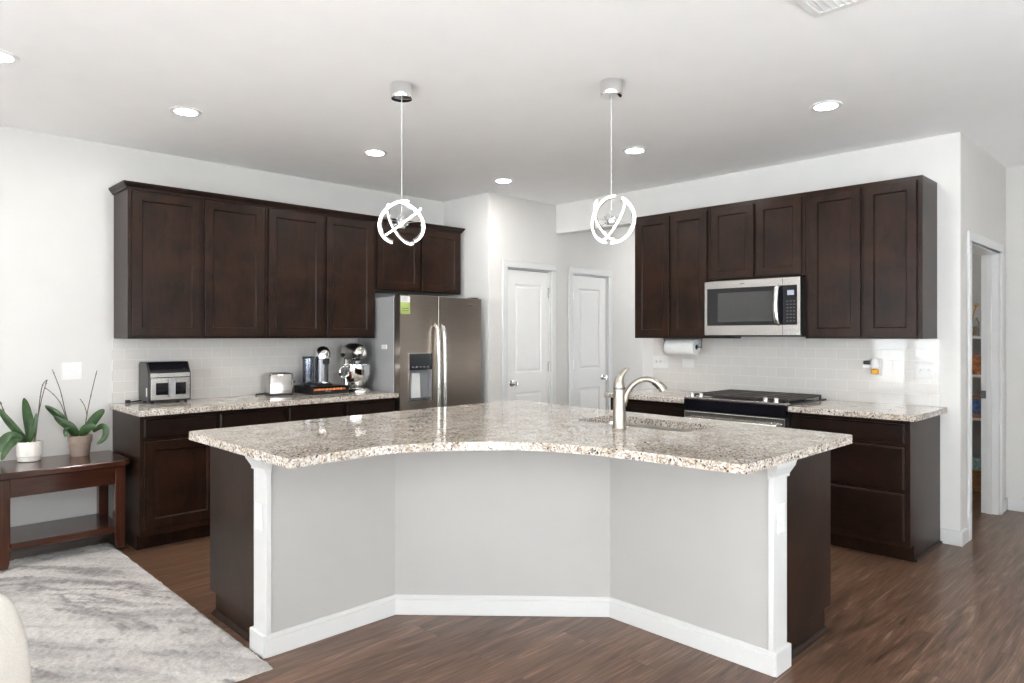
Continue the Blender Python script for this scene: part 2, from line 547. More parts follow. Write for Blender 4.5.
    def build(s, name, m, parent=None, bevel=0.0, seg=2, solid=0.0, subd=0, label=None, ang=40):
        me = D.meshes.new(name)
        me.from_pydata(s.v, [], s.f)
        bm = bmesh.new(); bm.from_mesh(me)
        bmesh.ops.remove_doubles(bm, verts=bm.verts, dist=1e-6)
        bmesh.ops.recalc_face_normals(bm, faces=bm.faces)
        bm.to_mesh(me); bm.free()
        if any(s.sm):
            for p in me.polygons: p.use_smooth = True
            me.set_sharp_from_angle(angle=R_(ang))
        me.materials.append(M[m] if isinstance(m, str) else m)
        o = D.objects.new(name, me)
        COL.objects.link(o)
        if parent: o.parent = parent
        if label: o['label'] = label
        if solid:
            md = o.modifiers.new('thickness', 'SOLIDIFY'); md.thickness = solid; md.offset = 0
        if bevel:
            md = o.modifiers.new('bevel', 'BEVEL'); md.width = bevel; md.segments = seg
            md.limit_method = 'ANGLE'; md.angle_limit = R_(40); md.use_clamp_overlap = True
        if subd:
            md = o.modifiers.new('smooth', 'SUBSURF'); md.levels = subd; md.render_levels = subd
            for p in me.polygons: p.use_smooth = True
        return o

def thing(name, label, cat, loc=(0, 0, 0), rz=0.0, group=None):
    o = D.objects.new(name, None)
    o.empty_display_size = 0.1
    COL.objects.link(o)
    o.location = loc
    o.rotation_euler = (0, 0, rz)
    o['label'] = label; o['category'] = cat
    if group: o['group'] = group
    return o

def tag(o, label, cat, group=None):
    o['label'] = label; o['category'] = cat
    if group: o['group'] = group
    return o

def struct(o, label=None):
    o['kind'] = 'structure'
    if label: o['label'] = label
    return o

def dup(root, loc=None, rz=None, label=None):
    def cp(o, par):
        c = o.copy(); COL.objects.link(c)
        if par is not None: c.parent = par
        for ch in [x for x in D.objects if x.parent == o]:
            cp(ch, c)
        return c
    r = cp(root, None)
    if loc: r.location = loc
    if rz is not None: r.rotation_euler = (0, 0, rz)
    if label: r['label'] = label
    return r

def wall_boxes(mb, axis, a0, a1, b0, b1, z0, z1, openings=()):
    def bx(p0, p1, q0, q1):
        if p1 - p0 < 1e-6 or q1 - q0 < 1e-6: return
        if axis == 'x': mb.box(p0, p1, b0, b1, q0, q1)
        else: mb.box(b0, b1, p0, p1, q0, q1)
    cur = a0
    for o0, o1, p0, p1 in sorted(openings):
        bx(cur, o0, z0, z1)
        bx(o0, o1, z0, p0)
        bx(o0, o1, p1, z1)
        cur = o1
    bx(cur, a1, z0, z1)

RZ_R = -PI / 2            # things whose front faces -X (right wall)

# ------------------------------------------------------------------ the room
mb = MB().box(ROOM_X0 - .15, 8.2, ROOM_Y0 - .15, YL + .15, -0.1, 0)
struct(mb.build('floor', 'floor'), 'brown wood-look plank floor')
mb = MB().box(ROOM_X0 - .15, 8.2, ROOM_Y0 - .15, YL + .15, CEIL, CEIL + .1)
struct(mb.build('ceiling', 'ceiling'))
mb = MB().box(ROOM_X0 - .15, 8.2, YL, YL + .15, 0, CEIL)
struct(mb.build('wall_left', 'leftwall'), 'long light wall behind the fridge and table')
D1 = (4.60, 5.225); D2 = (5.565, 6.165); DZ = 2.055
mb = MB().box(4.3685, 4.489, YD + .003, YL, 0, CEIL)
struct(mb.build('wall_alcove', 'wall'), 'narrow light wall beside the refrigerator')
mb = MB()
wall_boxes(mb, 'x', 4.37, 8.2, YD, YD + .12, 0, CEIL, [(D1[0], D1[1], 0, DZ), (D2[0], D2[1], 0, DZ)])
struct(mb.build('wall_closet', 'closetwall'), 'greige wall with two white doors')
mb = MB()
mb.box(XR, XR + .14, YP + .003, 3.71, 0, CEIL)
mb.box(XR, XR + .14, 3.71, YD, 2.445, CEIL)
struct(mb.build('wall_right', 'wall'), 'light wall behind the range')
PD = (5.54, 6.46)
mb = MB()
wall_boxes(mb, 'x', XR + .0015, 8.2, YP, YP + .115, 0, CEIL, [(PD[0], PD[1], 0, 2.04)])
struct(mb.build('wall_pantry', 'closetwall'), 'light wall with the pantry doorway')
mb = MB().box(XB, XB + .12, ROOM_Y0, YP, 0, CEIL)
struct(mb.build('wall_far', 'leftwall'))
# pantry and hallway enclosures
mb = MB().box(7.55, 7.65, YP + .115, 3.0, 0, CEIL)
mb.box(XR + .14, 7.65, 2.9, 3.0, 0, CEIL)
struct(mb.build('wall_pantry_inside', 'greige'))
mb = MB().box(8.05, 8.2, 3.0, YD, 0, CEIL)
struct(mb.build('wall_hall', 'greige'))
ox = [(a0, a1, z0, z1) for w, a0, a1, z0, z1 in WINDOWS if w == 'X']
oy = [(a0, a1, z0, z1) for w, a0, a1, z0, z1 in WINDOWS if w == 'Y']
mb = MB(); wall_boxes(mb, 'y', ROOM_Y0 - .15, YL, ROOM_X0 - .15, ROOM_X0, 0, CEIL, ox)
struct(mb.build('wall_behind', 'wall'))
mb = MB(); wall_boxes(mb, 'x', ROOM_X0, XB + .12, ROOM_Y0 - .15, ROOM_Y0, 0, CEIL, oy)
struct(mb.build('wall_near', 'wall'))

for i, (wl, a0, a1, z0, z1) in enumerate(WINDOWS):
    w = D.objects.new('window_%d' % (i + 1), None); COL.objects.link(w)
    struct(w)
    if wl == 'X':
        w.location = (ROOM_X0, a0, 0); w.rotation_euler = (0, 0, PI / 2)
    else:
        w.location = (a1, ROOM_Y0, 0); w.rotation_euler = (0, 0, PI)
    L = a1 - a0
    mb = MB()
    c = 0.06
    for p, q, r0, r1 in ((-c, 0.03, z0 - c, z1 + c), (L - .03, L + c, z0 - c, z1 + c)):
        mb.box(p, q, -.016, .13, r0, r1)
    mb.box(0.03, L - .03, -.016, .13, z1 - .03, z1 + c); mb.box(0.03, L - .03, -.016, .13, z0 - c, z0 + .03)
    mb.box(L / 2 - .05, L / 2 + .05, 0, .13, z0 + .03, z1 - .03)
    zm = (z0 + z1) / 2
    mb.box(0.03, L - .03, .02, .06, zm - .025, zm + .025)
    mb.build('window_frame', 'trim', w)
    for p, q in ((0.03, L / 2 - .05), (L / 2 + .05, L - .03)):
        MB().box(p, q, .045, .05, z0 + .03, z1 - .03).build('window_pane', 'glass', w)

struct(MB().box(-5.4, ROOM_X0 - .16, 1.9, 5.8, 2.55, 2.68).build('roof_overhang', 'trim'))      # unseen slab added to keep the sun out of the first window
# closet doors
def closet_door(n, x0, x1, knob_left, label):
    d = D.objects.new('door_%d' % n, None); COL.objects.link(d); struct(d, label)
    d.location = (x0, YD, 0)
    w = x1 - x0
    c = 0.066
    mb = MB()
    mb.box(-c, 0.0, -.018, 0, 0, DZ); mb.box(w, w + c, -.018, 0, 0, DZ)
    mb.box(-c, w + c, -.018, 0, DZ, DZ + c)
    mb.build('door_casing', 'trim', d, bevel=.006)
    mb = MB()
    mb.box(0, .012, 0, .12, 0, DZ); mb.box(w - .012, w, 0, .12, 0, DZ); mb.box(.012, w - .012, 0, .12, DZ - .012, DZ)
    mb.build('door_jamb', 'trim', d)
    # two-panel slab
    x_0, x_1 = .016, w - .016
    yf, yb = 0.012, 0.047
    ztop = DZ - .022
    mb = MB()
    pans = [(x_0 + .105, x_1 - .105, .20, .835), (x_0 + .105, x_1 - .105, 1.03, 1.90)]
    zs = [.012, .20, .835, 1.03, 1.90, ztop]
    mb.box(x_0, x_0 + .105, yf, yb, zs[0], ztop); mb.box(x_1 - .105, x_1, yf, yb, zs[0], ztop)
    for a, b in ((zs[0], zs[1]), (zs[2], zs[3]), (zs[4], zs[5])):
        mb.box(x_0 + .105, x_1 - .105, yf, yb, a, b)
    for p0, p1, q0, q1 in pans:
        def ring(ins, y): return [(p0 + ins, y, q0 + ins), (p1 - ins, y, q0 + ins), (p1 - ins, y, q1 - ins), (p0 + ins, y, q1 - ins)]
        mb.loft([ring(0, yf), ring(.012, yf + .011), ring(.020, yf + .011), ring(.036, yf + .003)], smooth=False, caps=False)
        mb.add(ring(.036, yf + .003), [(0, 1, 2, 3)])
    mb.build('door_slab', 'doorpaint', d)
    kx = x_0 + .062 if knob_left else x_1 - .062
    mb = MB()
    mb.lathe([(0, 0), (.031, 0), (.031, -.006), (.012, -.012), (.011, -.03), (.024, -.04), (.028, -.052), (.022, -.066), (0, -.07)], (kx, yf, .93), 20, 'y')
    mb.build('door_knob', 'chrome', d)
    hx = x_1 + .002 if knob_left else x_0 - .002
    for hz in (.26, 1.08, 1.83):
        MB().box(hx - .018, hx + .016, yf - .006, yf, hz - .05, hz + .05).tube([(hx, yf - .008, hz - .052), (hx, yf - .008, hz + .052)], .006, 8).build('hinge', 'steelz', d)
closet_door(1, D1[0], D1[1], True, 'white two-panel door nearer the fridge')
closet_door(2, D2[0], D2[1], False, 'white two-panel door nearer the range wall')

# pantry doorway trim
d = D.objects.new('door_3', None); COL.objects.link(d); struct(d, 'white cased pantry doorway')
d.location = (PD[0], YP, 0)
w = PD[1] - PD[0]
mb = MB(); c = .066
mb.box(-c, 0, -.018, 0, 0, 2.04); mb.box(w, w + c, -.018, 0, 0, 2.04); mb.box(-c, w + c, -.018, 0, 2.04, 2.04 + c)
mb.build('door_casing', 'trim', d, bevel=.006)
mb = MB(); mb.box(0, .014, 0, .115, 0, 2.04); mb.box(w - .014, w, 0, .115, 0, 2.04); mb.box(.014, w - .014, 0, .115, 2.026, 2.04)
mb.box(w - .026, w - .014, .045, .08, 0, 2.026)
mb.build('door_jamb', 'trim', d)
MB().box(w - .030, w - .012, .082, .118, .90, .962).build('strike_plate', 'gunmetal', d)

# baseboards
def baseboard(name, segs, h=.10, t=.014):
    mb = MB()
    for x0, x1, y0, y1 in segs:
        mb.box(x0, x1, y0, y1, 0, h)
    struct(mb.build(name, 'trim', bevel=.005))
baseboard('baseboard_left', [(ROOM_X0, 1.38, YL - .014, YL)])
baseboard('baseboard_right', [(XR - .014, XR, YP - .014, 1.305)])
baseboard('baseboard_pantry', [(XR, PD[0] - .066, YP - .014, YP), (PD[1] + .066, XB, YP - .014, YP)])
baseboard('baseboard_far', [(XB - .014, XB, ROOM_Y0, YP - .014)])
baseboard('baseboard_closet', [(4.37, D1[0] - .066, YD - .014, YD), (D1[1] + .066, D2[0] - .066, YD - .014, YD), (D2[1] + .066, 8.05, YD - .014, YD)])

# backsplashes (local x along the wall, front at y=-0.01)
def backsplash(loc, rz, segs, label):
    mb = MB()
    for x0, x1, z0, z1 in segs:
        mb.box(x0, x1, -.01, -.0005, z0, z1)
    o = mb.build('backsplash', 'tile')
    o.location = loc; o.rotation_euler = (0, 0, rz)
    struct(o, label)
backsplash((1.386, YL, .914), 0, [(0, 1.97, 0, .455)], 'greige subway tile behind the left counter')
backsplash((XR, 3.585, .914), RZ_R, [(0, 2.275, 0, .455), (.75, 1.51, .455, .50)], 'greige subway tile behind the range')

# ------------------------------------------------------------------ cabinets
def shaker(x0, x1, z0, z1, t=.02, stile=.058):
    mb = MB()
    def ring(i, y): return [(x0 + i, y, z0 + i), (x1 - i, y, z0 + i), (x1 - i, y, z1 - i), (x0 + i, y, z1 - i)]
    mb.loft([ring(0, -.0005), ring(0, -t + .002), ring(.002, -t), ring(stile, -t), ring(stile + .007, -t + .010)], smooth=False, caps=False)
    mb.add(ring(stile + .007, -t + .010), [(0, 1, 2, 3)])
    mb.add(ring(0, -.0005), [(3, 2, 1, 0)])
    return mb
def slab(x0, x1, z0, z1, t=.02):
    mb = MB()
    def ring(i, y): return [(x0 + i, y, z0 + i), (x1 - i, y, z0 + i), (x1 - i, y, z1 - i), (x0 + i, y, z1 - i)]
    mb.loft([ring(0, -.0005), ring(0, -t + .006), ring(.008, -t)], smooth=False, caps=False)
    mb.add(ring(.008, -t), [(0, 1, 2, 3)]); mb.add(ring(0, -.0005), [(3, 2, 1, 0)])
    return mb

def cabinet(name, label, loc, rz, w, dpt, h, doors=(), drawers=(), toe=0.0, group=None, plinth_shoe=False):
    t = thing(name, label, 'cabinet', loc, rz, group)
    mb = MB().box(0, w, 0, dpt, toe, h)
    mb.build('cabinet_box', 'wood', t, bevel=.0015)
    if toe:
        MB().box(0.0, w, .075, dpt, 0, toe).build('toe_kick', 'wood', t)
    for a in doors:
        shaker(*a).build('door', 'wood', t)
    for a in drawers:
        slab(*a).build('drawer', 'woodh', t)
    return t

UZ = 1.372; UH = 2.42 - UZ
GU = 'upper cabinets'
YU = 5.13
def upL(x0, x1, doors, label, z0=UZ, yf=YU):
    return cabinet('upper_cabinet', label, (x0, yf, z0), 0, x1 - x0, YL - yf - .001, 2.42 - z0,
            doors=[(a - x0, b - x0, .018, 2.42 - z0 - .05) for a, b in doors], group=GU)
upL(1.396, 2.356, [(1.420, 1.868), (1.897, 2.337)], 'dark espresso two-door wall cabinet at far left, above the air fryer')
upL(2.358, 3.345, [(2.378, 2.836), (2.873, 3.314)], 'dark espresso two-door wall cabinet above the toaster and stand mixer')
upL(3.347, 4.318, [(3.365, 3.816), (3.84, 4.29)], 'short dark two-door wall cabinet above the refrigerator', z0=1.79)
# crown moulding
mb = MB()
prof = [(0, 2.385), (-.010, 2.385), (-.012, 2.396), (-.020, 2.404), (-.030, 2.418), (-.033, 2.430), (0, 2.430)]
path = [((1.396, YL), (-1, 0)), ((1.396, YU), (-1, -1)), ((4.318, YU), (1, -1)), ((4.318, YL), (1, 0))]
rings = []
for (px, py), (nx, ny) in path:
    rings.append([(px + nx * -a, py + ny * -a, z) if True else 0 for a, z in prof])
mb.loft(rings, smooth=False, caps=True)
tag(mb.build('crown_moulding', 'woodh'), 'dark crown moulding along the top of the left wall cabinets', 'moulding')

XU = 4.98
def upR(y1, y0, doors, label, z0=UZ):
    w = y1 - y0
    return cabinet('upper_cabinet', label, (XU, y1, z0), RZ_R, w, XR - XU - .001, 2.425 - z0,
            doors=[(y1 - a, y1 - b, .012, 2.425 - z0 - .03) for a, b in doors], group=GU)
upR(3.56, 2.83, [(3.535, 3.205), (3.185, 2.855)], 'tall dark two-door wall cabinet above the paper towel roll')
upR(2.828, 2.077, [(2.815, 2.462), (2.44, 2.10)], 'short dark two-door wall cabinet above the microwave', z0=1.828)
upR(2.075, 1.325, [(2.043, 1.697), (1.672, 1.355)], 'tall dark two-door wall cabinet at the right end of the range wall')

GB = 'base cabinets along the walls'
YB = 4.83
def baL(x0, x1, segs, label):
    cabinet('base_cabinet', label, (x0, YB, 0), 0, x1 - x0, YL - YB - .012, .875,
            doors=[(a - x0, b - x0, .147, .706) for a, b in segs], drawers=[(a - x0, b - x0, .734, .852) for a, b in segs], toe=.1, group=GB)
baL(1.386, 2.379, [(1.408, 1.862), (1.89, 2.362)], 'dark base cabinet under the air fryer, next to the wooden table')
baL(2.381, 3.345, [(2.398, 2.845), (2.88, 3.325)], 'dark base cabinet under the toaster, beside the refrigerator')
XBF = 4.655
def baR(y1, y0, label, drawers, doors=()):
    return cabinet('base_cabinet', label, (XBF, y1, 0), RZ_R, y1 - y0, XR - XBF - .012, .875, drawers=drawers, doors=doors, toe=.1, group=GB)
baR(2.035, 1.305, 'dark three-drawer base cabinet at the right end, beside the range', [(.055, .70, .735, .85), (.055, .70, .448, .708), (.055, .70, .135, .424)])
baR(3.575, 2.838, 'dark base cabinet left of the range, behind the island faucet', [(.02, .715, .735, .85)], [(.02, .355, .135, .71), (.375, .715, .135, .71)])
# quarter-round at the visible end of the drawer cabinet
o = MB().box(XBF + .075, XR - .016, 1.289, 1.304, 0, .018).build('shoe_moulding', 'wood', bevel=.006)
tag(o, 'thin dark shoe strip on the floor along the three-drawer cabinet side', 'trim strip')

# countertops on the walls
def top(name, poly, label, bev=.004):
    o = MB().prism(poly, .8765, .914).build(name, 'granite', bevel=bev)
    return tag(o, label, 'countertop', 'granite countertops')
top('countertop', [(1.366, 4.782), (3.352, 4.782), (3.352, YL - .011), (1.366, YL - .011)], 'granite countertop on the left wall under the air fryer and mixer')
top('countertop', [(4.60, 1.262), (XR - .011, 1.262), (XR - .011, 2.036), (4.60, 2.036)], 'granite countertop right of the range, at the wall end')
top('countertop', [(4.60, 2.838), (XR - .011, 2.838), (XR - .011, 3.60), (4.60, 3.60)], 'granite countertop left of the range, under the paper towels')

# ------------------------------------------------------------------ kitchen island
isl = thing('island_half_wall', 'angled greige painted half wall with white baseboard under the island countertop', 'half wall')
A = (1.345, 2.880); B = (1.995, 2.880); C = (2.741, 2.108); Dp = (2.741, 1.290)
def inset(d):          # the same broken line moved by d towards the kitchen
    k = d * math.tan(R_(22.5))
    return [(A[0], A[1] + d), (B[0] + k, B[1] + d), (C[0] + d, C[1] + k), (Dp[0] + d, Dp[1])]
out = [A, B, C, Dp]
inn = inset(.112)
MB().prism(out + inn[::-1], 0, .876).build('half_wall', 'greige', isl)
# baseboard: outside strip
def strip(d0, d1, z0, z1, ends):
    o_ = inset(-d1); i_ = inset(-d0)
    o_[0] = (o_[0][0] - ends, o_[0][1]); i_[0] = (i_[0][0] - ends, i_[0][1])
    o_[3] = (o_[3][0], o_[3][1] - ends); i_[3] = (i_[3][0], i_[3][1] - ends)
    return MB().prism(o_ + i_[::-1], z0, z1)
s_ = strip(.0005, .015, 0, .078, .028)
s2 = strip(.0005, .010, .078, .098, .024)
s_.add(s2.v, s2.f)
s_.build('baseboard', 'trim', isl, bevel=.003, label='white baseboard')
# end posts with flared top blocks and base blocks
def post(x0, x1, y0, y1, nx, ny):
    MB().box(x0, x1, y0, y1, .098, .815).build('end_post', 'trim', isl, bevel=.002, label='white end post')
    e = .014
    MB().box(x0 - (e if nx else 0), x1 + (0 if nx else e), y0 - (0 if nx else e), y1 + (e if nx else 0), 0, .098).build('post_base', 'trim', isl, bevel=.004, label='white post base')
    mb = MB()
    def rg(g, z):
        return [(x0 - g, y0 - (g * .4 if nx else g), z), (x1 + (0 if nx else g), y0 - (g * .4 if nx else g), z), (x1 + (0 if nx else g), y1 + (g if nx else 0), z), (x0 - (g if nx else g * .4), y1 + (g if nx else 0), z)]
    mb.loft([rg(.0, .80), rg(.008, .803), rg(.008, .815), rg(.026, .85), rg(.03, .8755)], smooth=False)
    mb.build('post_cap', 'trim', isl, label='white flared post cap')
post(1.322, 1.3445, 2.868, 2.995, True, False)
post(2.729, 2.856, 1.267, 1.2895, False, True)

# island cabinets (their end panels face the room, doors face the kitchen)
YK = 3.585; XK = 3.41
t = thing('island_cabinet', 'dark island cabinet with plain end panel at the left end', 'cabinet', (0, 0, 0), 0, 'island cabinets')
MB().box(1.355, 2.30, 2.994, YK, .1, .875).build('cabinet_box', 'wood', t, bevel=.0015)
MB().box(1.355, 2.30, 2.994, YK - .075, 0, .1).build('toe_kick', 'wood', t)
mb = shaker(-2.29, -1.84, .147, .706); o = mb.build('door', 'wood', t); o.location = (0, YK, 0); o.rotation_euler = (0, 0, PI)
mb = shaker(-1.82, -1.365, .147, .706); o = mb.build('door', 'wood', t); o.location = (0, YK, 0); o.rotation_euler = (0, 0, PI)
for a, b in ((-2.29, -1.84), (-1.82, -1.365)):
    o = slab(a, b, .734, .852).build('drawer', 'woodh', t); o.location = (0, YK, 0); o.rotation_euler = (0, 0, PI)
MB().prism([(1.335, 0), (1.3545, 0), (1.3545, .02), (1.348, .018), (1.338, .010)], 2.996, YK - .07, 'y').build('shoe_moulding', 'wood', t)
t = thing('island_cabinet', 'dark island cabinet with plain end panel at the right end', 'cabinet', (0, 0, 0), 0, 'island cabinets')
MB().box(2.857, XK, 1.30, 1.70, .1, .875).build('cabinet_box', 'wood', t, bevel=.0015)
MB().box(2.857, XK - .075, 1.30, 1.70, 0, .1).build('toe_kick', 'wood', t)
o = shaker(1.31, 1.69, .147, .706).build('door', 'wood', t); o.location = (XK, 0, 0); o.rotation_euler = (0, 0, PI / 2)
o = slab(1.31, 1.69, .734, .852).build('drawer', 'woodh', t); o.location = (XK, 0, 0); o.rotation_euler = (0, 0, PI / 2)
MB().prism([(1.28, 0), (1.2995, 0), (1.2995, .02), (1.293, .018), (1.283, .010)], 2.87, XK - .07, 'x').build('shoe_moulding', 'wood', t)
t = thing('island_cabinet', 'dark corner island cabinet below the sink', 'cabinet', (0, 0, 0), 0, 'island cabinets')
mb = MB().box(2.93, XK, 1.702, 2.62, .1, .66); mb.box(2.32, XK, 3.0, YK, .1, .875); mb.box(3.0, XK, 2.622, 2.998, .1, .875)
mb.box(XK - .02, XK, 1.702, 2.62, .66, .875)
mb.build('cabinet_box', 'wood', t)
MB().box(2.93, XK - .075, 1.702, 2.99, 0, .1).build('toe_kick', 'wood', t)
for a, b in ((1.72, 2.08), (2.10, 2.45)):
    o = shaker(a, b, .147, .852).build('door', 'wood', t); o.location = (XK, 0, 0); o.rotation_euler = (0, 0, PI / 2)

# island countertop with curved seating edge and sink cut-out
EDGE = [(1.250, 2.497), (1.34, 2.512), (1.433, 2.524), (1.53, 2.532), (1.633, 2.531), (1.741, 2.508), (1.885, 2.447), (2.031, 2.349), (2.16, 2.225), (2.256, 2.075), (2.318, 1.905), (2.347, 1.757), (2.364, 1.615), (2.374, 1.479), (2.388, 1.352), (2.407, 1.222)]
def catmull(pts, sub=4):
    r = []
    n = len(pts)
    for i in range(n - 1):
        p0 = pts[max(0, i - 1)]; p1 = pts[i]; p2 = pts[i + 1]; p3 = pts[min(n - 1, i + 2)]
        for k in range(sub):
            t_ = k / sub
            r.append(tuple(0.5 * ((2 * p1[j]) + (-p0[j] + p2[j]) * t_ + (2 * p0[j] - 5 * p1[j] + 4 * p2[j] - p3[j]) * t_ ** 2 + (-p0[j] + 3 * p1[j] - 3 * p2[j] + p3[j]) * t_ ** 3) for j in range(len(p1))))
    r.append(tuple(pts[-1]))
    return r
outer = catmull(EDGE, 4) + [(3.47, 1.222), (3.497, 1.235), (3.505, 1.26), (3.60, 3.625), (3.59, 3.645), (3.57, 3.655), (1.272, 3.60), (1.252, 3.588), (1.245, 3.565)]
def rrect(x0, x1, y0, y1, r, n=5):
    pts = []
    for cx, cy, a in ((x1 - r, y1 - r, 0), (x0 + r, y1 - r, 90), (x0 + r, y0 + r, 180), (x1 - r, y0 + r, 270)):
        for k in range(n + 1):
            q = R_(a + 90 * k / n)
            pts.append((cx + r * math.cos(q), cy + r * math.sin(q)))
    return pts
SX0, SX1, SY0, SY1 = 2.99, 3.345, 1.845, 2.555
hole = rrect(SX0, SX1, SY0, SY1, .05)
o = MB().slab_hole(outer, hole, .8765, .914).build('island_countertop', 'granite', bevel=.004)
tag(o, 'large granite island countertop with a curved seating edge and sink', 'countertop', 'granite countertops')

snk = thing('sink', 'stainless undermount sink set in the island countertop', 'sink', ((SX0 + SX1) / 2, (SY0 + SY1) / 2, .70))
hx, hy = (SX1 - SX0) / 2, (SY1 - SY0) / 2
mb = MB()
def rr3(g, z, r=.05): return [(x, y, z) for x, y in rrect(-hx - g, hx + g, -hy - g, hy + g, r)]
mb.loft([rr3(.03, .176), rr3(.004, .176), rr3(.002, .16), rr3(-.008, .0), rr3(-.03, -.02), rr3(-.12, -.024)], smooth=True, caps=False)
mb.add(rr3(-.12, -.024), [tuple(range(24))])
mb.build('basin', 'steel', snk, solid=.002)
MB().lathe([(0, .004), (.03, .002), (.042, .004), (.045, 0)], (0, 0, -.021), 20).build('drain', 'chrome', snk)

fa = thing('faucet', 'brushed nickel pull-out kitchen faucet beside the island sink', 'faucet', (2.905, 2.175, .914), ANG - PI / 2)
# local x is to the right of the camera's view, y away from it
MB().lathe([(0, 0), (.037, 0), (.037, .006), (.034, .012), (.033, .10), (.031, .19), (.030, .20)], (0, 0, 0), 28).build('body', 'nickel', fa)
MB().lathe([(.030, .2005), (.031, .203), (.031, .208), (.030, .210)], (0, 0, 0), 28).build('ring', 'gunmetal', fa)
mb = MB()
hp = [(0, 0, .207), (-.001, 0, .232), (.003, .0, .255), (.014, .0, .278), (.032, .0, .297), (.05, .0, .308)]
mb.tube(catmull(hp, 3), [.030, .0295, .029, .0275, .026, .024, .0225, .021, .019, .017, .015, .013, .011, .009, .007, .004][:len(catmull(hp, 3))], 16)
mb.build('lever', 'nickel', fa)
sp = catmull([(.020, .0, .115), (.036, -.002, .170), (.062, -.004, .214), (.098, -.006, .243), (.140, -.008, .252), (.176, -.01, .243), (.206, -.012, .222), (.226, -.013, .196)], 4)
rad = [.019 - .004 * min(1, i / 10) for i in range(len(sp))]
k0 = int(len(sp) * .62)
for i in range(k0, len(sp)): rad[i] = .015 + .010 * (i - k0) / (len(sp) - k0)
MB().tube(sp, rad, 16).build('spout', 'nickel', fa)
MB().tube([(.196, -.026, .206), (.182, -.028, .222), (.166, -.027, .232)], [.006, .007, .005], 10).build('spray_button', 'black', fa)

# switch plates and outlets
def plate(kind, label, loc, rz, n=1, group='wall plates', w=None, outlet=False, h=.117, horiz=False):
    w = w or (.07 + .046 * (n - 1))
    t = thing(kind, label, 'outlet' if outlet else 'light switch', loc, rz, group)
    MB().box(-w / 2, w / 2, -.006, -.0005, -h / 2, h / 2).build('face_plate', 'white', t, bevel=.003)
    for k in range(n):
        cx = (k - (n - 1) / 2) * .046
        if outlet:
            for zz in ((-.021, .021)):
                if horiz:
                    MB().prism(rrect(zz - .014, zz + .014, -.017, .017, .012, 4), -.0085, -.0062, 'y').build('socket', 'white', t)
                else:
                    MB().prism(rrect(cx - .017, cx + .017, zz - .014, zz + .014, .012, 4), -.0085, -.0062, 'y').build('socket', 'white', t)
        else:
            MB().box(cx - .0055, cx + .0055, -.018, -.0062, -.002, .014).build('toggle', 'white', t, bevel=.002)
    return t
plate('light_switch', 'white double switch plate on the left wall above the plants', (1.14, YL, 1.152), 0, 2, w=.118)
plate('light_switch', 'white switch plate left of the paper towels, nearest the wall end', (XR - .01, 3.505, 1.155), RZ_R, 3, w=.16)
plate('outlet', 'white outlet below the paper towel roll', (XR - .01, 3.225, 1.15), RZ_R, 1, w=.117, h=.075, outlet=True, horiz=True)
plate('light_switch', 'white double switch plate at the right end of the range wall tile', (XR - .01, 1.40, 1.15), RZ_R, 2, w=.122)
plate('outlet', 'white outlet on the left end post of the island', (1.3215, 2.935, .60), RZ_R, 1, outlet=True, w=.066)
plate('outlet', 'white outlet on the right end post of the island', (2.79, 1.2665, .635), 0, 1, outlet=True, w=.066)

# ------------------------------------------------------------------ refrigerator
FX0, FX1 = 3.366, 4.285
spx = 3.772 - FX0
fr = thing('refrigerator', 'side-by-side stainless refrigerator with ice dispenser and a grey side', 'refrigerator', (FX0, 4.79, 0))
FW = FX1 - FX0
MB().box(0, FW, .085, .64, .02, 1.725).build('cabinet_body', 'fridge_side', fr, bevel=.004, label='grey side body')
MB().box(.004, FW - .004, .07, .085, .05, 1.72).box(spx - .0038, spx + .0038, .004, .0699, .062, 1.733).build('door_gasket', 'black', fr)  # gasket, plus a black strip standing in for shade in the door gap
spx = 3.772 - FX0
# left door with a dispenser recess
dx0, dx1, dz0, dz1 = 3.455 - FX0, 3.712 - FX0, .835, 1.245
ld = MB()
ld.box(.002, dx0, 0, .07, .06, 1.735); ld.box(dx1, spx - .004, 0, .07, .06, 1.735)
ld.box(dx0, dx1, 0, .07, .06, dz0); ld.box(dx0, dx1, 0, .07, dz1, 1.735)
ld.box(dx0, dx1, .062, .07, dz0, dz1)
ldo = ld.build('freezer_door', 'bronze_steel', fr)
MB().box(spx + .004, FW - .002, 0, .07, .06, 1.735).build('fresh_food_door', 'bronze_steel', fr, bevel=.006)
mb = MB()
for a in ((dx0, dx0 + .008, dz0, dz1), (dx1 - .008, dx1, dz0, dz1), (dx0 + .008, dx1 - .008, dz0, dz0 + .01), (dx0 + .008, dx1 - .008, dz1 - .008, dz1)):
    mb.box(a[0], a[1], -.005, .0, a[2], a[3])
mb.build('dispenser_frame', 'steel', ldo)
MB().box(dx0 + .008, dx1 - .008, -.003, .03, 1.10, dz1 - .008).build('control_panel', 'blackgloss', ldo)
for k in range(5):
    MB().box(dx0 + .035 + k * .04, dx0 + .055 + k * .04, -.0042, -.0031, 1.122, 1.128).build('panel_mark', 'grey', ldo)
mb = MB().box(dx0 + .008, dx1 - .008, .05, .061, dz0 + .01, 1.10)
mb.box(dx0 + .008, dx0 + .014, .002, .05, dz0 + .01, 1.10); mb.box(dx1 - .014, dx1 - .008, .002, .05, dz0 + .01, 1.10)
mb.build('dispenser_well', 'grey', ldo)
MB().box(dx0 + .015, dx1 - .015, .0, .05, dz0 + .01, dz0 + .022).build('drip_tray', 'gunmetal', ldo)
MB().prism([(.135, .86), (.235, .86), (.225, 1.07), (.145, 1.07)], .025, .045, 'y').build('dispenser_paddle', 'white', ldo)
